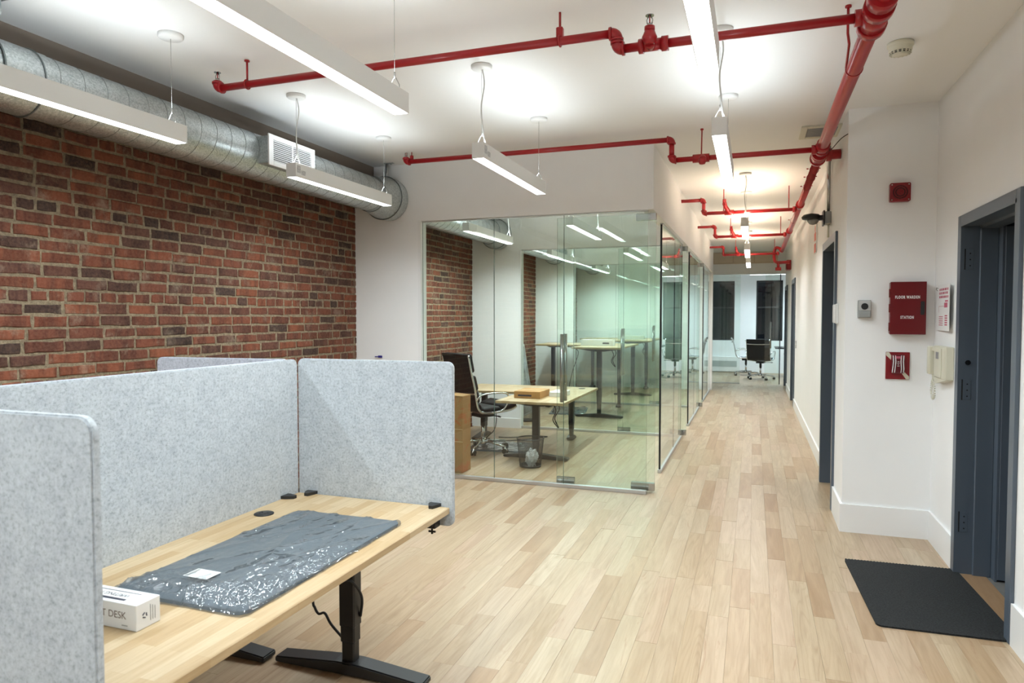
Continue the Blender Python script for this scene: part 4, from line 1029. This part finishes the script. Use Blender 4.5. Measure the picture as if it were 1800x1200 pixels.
# ------------------------------------------------------------------ L-shaped office desks
def l_desk(yT, z, label):
    """origin on floor under the front leg; front return towards -y, long wing towards -x at the back"""
    t = thing('corner_desk', label, 'desk', (-2.15, yT, 0), group='L-shaped office desks')
    w0, w1 = -.365, .365
    MB().cbox(w0, w1, -.25, .585, z-.027, z, .003).build('tabletop', BLOCK, t)
    MB().cbox(-1.18, w1, .588, 1.36, z-.027, z, .003).build('tabletop', BLOCKX, t)
    tube_leg(t, 0, 0, z); tube_leg(t, .07, 1.22, z, 'y', (.08, .08)); tube_leg(t, -1.03, 1.12, z, 'y', (.33, .12))
    MB().cbox(-.05, .05, .05, 1.2, z-.065, z-.03, .004).build('frame_beam', BLACK, t); MB().cbox(-1.0, .05, 1.07, 1.17, z-.065, z-.03, .004).build('frame_beam', BLACK, t)
    grommet(t, -.39, .86, z); grommet(t, .21, 1.18, z)
    MB().tube(smooth_path([(.16, .05, z-.03), (.20, .06, z-.12), (.17, .05, z-.22), (.23, .06, z-.30), (.19, .05, z-.20), (.24, .05, z-.10), (.21, .06, z-.03)], 6), .006, 7).build('cable', CABLE, t)
    return t
l_desk(6.85, .63, 'low L-shaped wooden desk in the first office'); l_desk(9.98, 1.052, 'raised L-shaped wooden desk in the second office'); l_desk(12.98, 1.052, 'raised L-shaped wooden desk in the third office')
for n_, pts in (('first', [(-3.12, 7.98, .42), (-3.0, 7.9, .30), (-2.98, 7.8, .12), (-3.05, 7.7, .012), (-2.85, 7.62, .012), (-2.65, 7.75, .012), (-2.45, 7.98, .012), (-2.4, 8.1, .012), (-2.62, 8.06, .012), (-2.78, 7.9, .012), (-2.95, 7.86, .012)]),
                ('second', [(-2.95, 11.1, 1.0), (-2.75, 11.1, .92), (-2.84, 11.1, .6), (-2.9, 11.1, .3), (-2.86, 11.1, .012), (-2.6, 11.0, .012)])):
    tag(MB().tube(smooth_path(pts, 8), .0055, 7).build('power_cable', CABLE), 'black power cable trailing under the desk of the %s office' % n_, 'cable')
# cartons on the office desks
def plain_box(name, x0, x1, y0, y1, z0, h, m, label, strip=None):
    t = thing(name, label, 'box', ((x0+x1)/2, (y0+y1)/2, z0)); a, c = (x1-x0)/2, (y1-y0)/2
    MB().cbox(-a, a, -c, c, .0005, h, .002).build('carton_body', m, t)
    MB().box(-a-.0004, a+.0004, -.02, .02, h, h+.0006).build('tape', simple('tape_'+label[:6], (.55,.42,.22), .3), t)
    if strip: MB().box(strip[0], strip[1], -c-.0006, -c, h*.3, h*.55).build('print_bar', INK, t)
    return t
plain_box('carton', -2.40, -2.11, 6.86, 7.22, .63, .075, CARD, 'flat brown carton on the low desk in the first office', (-.10, .05))
plain_box('carton', -2.08, -1.92, 7.10, 7.38, .63, .05, CARDB, 'flat white carton next to the brown one in the first office')
plain_box('carton', -2.50, -2.0, 10.25, 10.42, 1.052, .095, CARDB, 'long white carton on the raised desk in the second office', (.09, .19))
plain_box('carton', -2.50, -2.0, 13.3, 13.45, 1.052, .07, CARDB, 'pale carton on the raised desk in the third office')
# tall cardboard box by the first office glass
t = thing('tall_carton', 'tall brown cardboard carton standing inside the first office glass', 'box', (-2.75, 6.06, 0))
MB().cbox(-.14, .145, -.10, .10, .001, .735, .004).build('carton_body', m_carton(), t)
MB().prism([(-.14, .735), (.0, .742), (.0, .745), (-.14, .738)], -.10, .10, 'y').build('flap', CARD, t); MB().prism([(.145, .735), (.004, .742), (.004, .745), (.145, .738)], -.10, .10, 'y').build('flap', CARD, t)
b = MB(); b.box(-.141, .146, -.101, -.1002, .30, .305); b.box(-.141, .146, -.101, -.1002, .42, .424); b.build('strap', simple('pale_strap', (.6,.45,.28), .5), t)

# ------------------------------------------------------------------ waste baskets
def basket(loc, label, bag=True):
    t = thing('waste_basket', label, 'waste basket', loc, group='black wire-mesh waste baskets')
    r0, r1, h = .105, .135, .285
    m_ = MB(); N = 64
    for k in range(N):
        a = 2*math.pi*k/N
        m_.tube([(r0*math.cos(a), r0*math.sin(a), .01), (r1*math.cos(a), r1*math.sin(a), h)], .0011, 3, caps=False)
    for k in range(1, 34):
        f = k/34; rr = r0+(r1-r0)*f; m_.tube(arc((0, 0, .01+(h-.01)*f), rr, 0, 360, 32, 'xy')[:-1], .001, 3, closed=True)
    o = m_.build('wire_mesh', BLACK, t); o['kind'] = 'stuff'
    MB().tube(arc((0, 0, h), r1+.001, 0, 360, 40, 'xy')[:-1], .005, 8, closed=True).build('rim', BLACK, t)
    MB().lathe([(0, .001), (r0+.002, .001), (r0+.004, .022), (r0-.002, .022), (r0-.004, .006), (0, .006)], n=36).build('base', BLACK, t)
    return t
basket((-2.09, 6.47, 0), 'black mesh waste basket near the first office glass')
bm = bmesh.new(); bmesh.ops.create_icosphere(bm, subdivisions=4, radius=1)
for v in bm.verts:
    d = 1 + .35*noise.noise(v.co*2.1) + .22*noise.noise(v.co*5.3) + .1*abs(noise.noise(v.co*11))
    v.co = Vector((v.co.x*.058*d, v.co.y*.055*d, v.co.z*.082*d))
o = MB().bm(bm, smooth=False).build('crumpled_bag', PAPER); o.location = (-2.075, 6.47, .092); tag(o, 'crumpled white plastic bag inside the mesh waste basket', 'bag')
basket((-3.05, 9.30, 0), 'mesh waste basket behind the second glass wall')
# wrapped mats on the office floors, leaning picture
wrapped_mat((-2.68, 7.32, 0), rad(98), .55, .75, 'wrapped dark mat on the floor under the first office chair', sticker=False, n=(20, 28), seed=8)
wrapped_mat((-2.75, 10.5, 0), rad(10), .55, .85, 'wrapped dark mat on the floor of the second office', sticker=False, n=(20, 28), seed=11)
t = thing('framed_picture', 'framed black and white picture leaning on the brick in the second office', 'picture', (-3.24, 9.9, 0), rad(90), rx=rad(-9))
MB().cbox(-.30, .30, -.012, .012, .004, 1.08, .003).build('frame', ALU, t)
MB().box(-.27, .27, -.0135, -.012, .03, 1.05).build('print', simple('mono_print', (.22,.23,.24), .3, noise_amt=.9, scale=7), t)

# ------------------------------------------------------------------ office chairs
def star_base(t, r=.31):
    hub = MB().lathe([(0, .075), (.035, .075), (.042, .09), (.034, .125), (.026, .14), (0, .14)], n=20).build('hub', CHROME, t)
    for k in range(5):
        a = rad(72*k+18); d = Vector((math.cos(a), math.sin(a), 0))
        MB().tube([d*.02+Vector((0,0,.112)), d*.12+Vector((0,0,.108)), d*r+Vector((0,0,.075))], [.020, .017, .012], 10, flat=.7).build('base_leg', CHROME, t)
        c = MB(); e = Vector((-d.y, d.x, 0)); p = d*(r-.005)
        for s_ in (-1, 1): c.cyl(p+e*s_*.006+Vector((0,0,.027)), p+e*s_*.026+Vector((0,0,.027)), .027, 16)
        c = c.build('caster', RUBBER, t)
        q = MB(); q.cyl(p+Vector((0,0,.03)), p+Vector((0,0,.078)), .008, 8); q.tube([p-d*.028+Vector((0,0,.03)), p-d*.02+Vector((0,0,.052)), p+d*.02+Vector((0,0,.052)), p+d*.028+Vector((0,0,.03))], .008, 6); q.build('caster_fork', CHROME, c)
    MB().cyl((0,0,.13), (0,0,.30), .022, 14).build('gas_column', CHROME, t); MB().cyl((0,0,.28), (0,0,.40), .028, 14).build('column_sleeve', BLACK, t)
    m = MB(); m.cbox(-.09, .09, -.10, .11, .385, .425, .008); m.tube([(.09, .04, .40), (.20, .05, .405), (.235, .05, .405)], .006, 6); m.cyl((.225, .05, .405), (.265, .05, .405), .010, 8); m.build('tilt_mechanism', BLACK, t)
def rounded_pad(t, name, cen, size, M_, m, c=.03, parent=None):
    bm = bmesh.new(); bmesh.ops.create_cube(bm, size=1)
    for v in bm.verts: v.co = Vector((v.co.x*size[0], v.co.y*size[1], v.co.z*size[2]))
    bmesh.ops.bevel(bm, geom=bm.edges[:], offset=min(c, min(size)*.48), segments=4, affect='EDGES', profile=.5)
    return MB().bm(bm, mat=Matrix.Translation(cen) @ M_, smooth=True).build(name, m, parent or t)
def chair(loc, rz, label, top=1.09, soft=True, group='office swivel chairs', back=MESHB):
    t = thing('office_chair', label, 'chair', loc, rz, group)
    star_base(t)
    w = .265
    prof = smooth_path([(0, .27, .505), (0, .20, .478), (0, .05, .462), (0, -.12, .458), (0, -.20, .475), (0, -.245, .53), (0, -.265, .62), (0, -.285, .74), (0, -.325, .90), (0, -.365, top)], 5)
    for s_ in (-1, 1):
        MB().tube([(s_*w, p.y, p.z) for p in prof], .013, 8, flat=.6).build('side_rail', CHROME, t)
        MB().tube(smooth_path([(s_*(w+.004), -.262, .60), (s_*(w+.03), -.23, .655), (s_*(w+.045), -.12, .675), (s_*(w+.045), .06, .67), (s_*(w+.04), .125, .64), (s_*(w+.03), .13, .58), (s_*(w+.012), .10, .50), (s_*w, .05, .465)], 5), .010, 8).build('armrest', CHROME, t)
    def at(f):
        i = f*(len(prof)-1); k = min(int(i), len(prof)-2); p = prof[k].lerp(prof[k+1], i-k); d = (prof[k+1]-prof[k]).normalized(); return p, d
    sheet = MB(); vs_ = []; fs = []; n = len(prof)
    th = .006
    for i, p in enumerate(prof):
        d = (prof[min(i+1, n-1)]-prof[max(i-1, 0)]).normalized(); nn = Vector((0, -d.z, d.y))
        for x in (-w, w): vs_ += [(x, *(p+nn*th)[1:]), (x, *(p-nn*th)[1:])]
    for i in range(n-1):
        a = i*4; c = a+4; fs += [(a, c, c+2, a+2), (a+1, a+3, c+3, c+1)]
    for i in (0, n-1): fs.append((i*4, i*4+1, i*4+3, i*4+2))
    sheet.add(vs_, fs, 0, True).build('sling', LEATHER if soft else back, t)
    if soft:
        for f0, f1 in ((.02,.19), (.20,.37), (.47,.60), (.61,.74), (.75,.87), (.88,1.0)):
            p, d = at((f0+f1)/2); a_, _ = at(f0); b__, _ = at(f1); ln = (b__-a_).length
            ang = math.atan2(d.z, d.y); nn = Vector((0, -d.z, d.y))
            up = nn if nn.z > 0 or abs(nn.z) < .3 and nn.y > 0 else -nn
            seat = (f0+f1)/2 < .42
            off = Vector((0, 0, 1))*.03 if seat else Vector((0, 1, .15)).normalized()*.032
            rounded_pad(t, 'seat_cushion' if seat else 'back_cushion', p+off, (w*2-.02, ln*.99, .058), Matrix.Rotation(ang, 4, 'X'), LEATHER, .027)
    for f in ((.72,) if soft else (.85,)):
        p, d = at(f)
        MB().tube(smooth_path([(-w, p.y, p.z), (-w*.5, p.y-.035, p.z-.006), (0, p.y-.045, p.z-.008), (w*.5, p.y-.035, p.z-.006), (w, p.y, p.z)], 5), .011, 8, flat=.6).build('back_brace', CHROME, t)
    b = MB(); b.tube([(-w, .02, .462), (-.08, .0, .43), (.08, .0, .43), (w, .02, .462)], .012, 8); b.tube([(-w, -.14, .460), (-.08, -.07, .43), (.08, -.07, .43), (w, -.14, .460)], .012, 8); b.build('seat_brace', CHROME, t)
    p, d = at(1.0)
    e = MB()
    for s_ in (-1, 1): e.cyl((s_*(w-.01), p.y, p.z-.02), (s_*(w+.02), p.y, p.z-.02), .012, 10)
    e.build('rail_cap', CHROME, t)
    MB().cyl((-w+.005, p.y, p.z-.005), (w-.005, p.y, p.z-.005), .014, 10).build('top_roll', LEATHER, t)
    return t
chair((-2.84, 7.07, 0), rad(-34), 'high-backed black leather chair at the low desk in the first office')
chair((.17, 17.35, 0), rad(-12), 'black mesh conference chair seen from behind', .955, False, 'conference chairs')
chair((-.17, 18.35, 0), rad(-88), 'grey mesh conference chair seen side-on, facing the table', .955, False, 'conference chairs', simple('grey_mesh', (.10,.11,.12), .6))
chair((1.0, 16.95, 0), rad(10), 'conference chair right of the glass door, mostly hidden', .955, False, 'conference chairs')
t = thing('conference_table', 'dark topped conference table behind the far glass door', 'table', (1.25, 18.1, 0))
MB().cbox(-.75, .85, -.45, .45, .715, .745, .004).build('tabletop', simple('dark_table', (.03,.03,.035), .25), t)
for x in (-.5, .6): MB().cbox(x-.04, x+.04, -.3, .3, 0, .03, .004).cbox(x-.03, x+.03, -.06, .06, .03, .715, .004).build('leg', CHROME, t)
# convector below the conference windows
t = thing('convector', 'low white convector with grey grille under the conference windows', 'heater', (-.55, YW-.09, 0))
MB().cbox(-1.0, .7, -.0, .088, .02, .42, .004).build('casing', TRIMW, t)
for x0, x1 in ((-.98, -.50), (-.78+.10, .14)):
    pass
g = MB(); g.box(-.70, .14, -.004, .0, .15, .31); g.build('grille', GRILLE, t); MB().box(-.98, -.74, -.004, .0, .15, .31).build('grille', GRILLE, t)
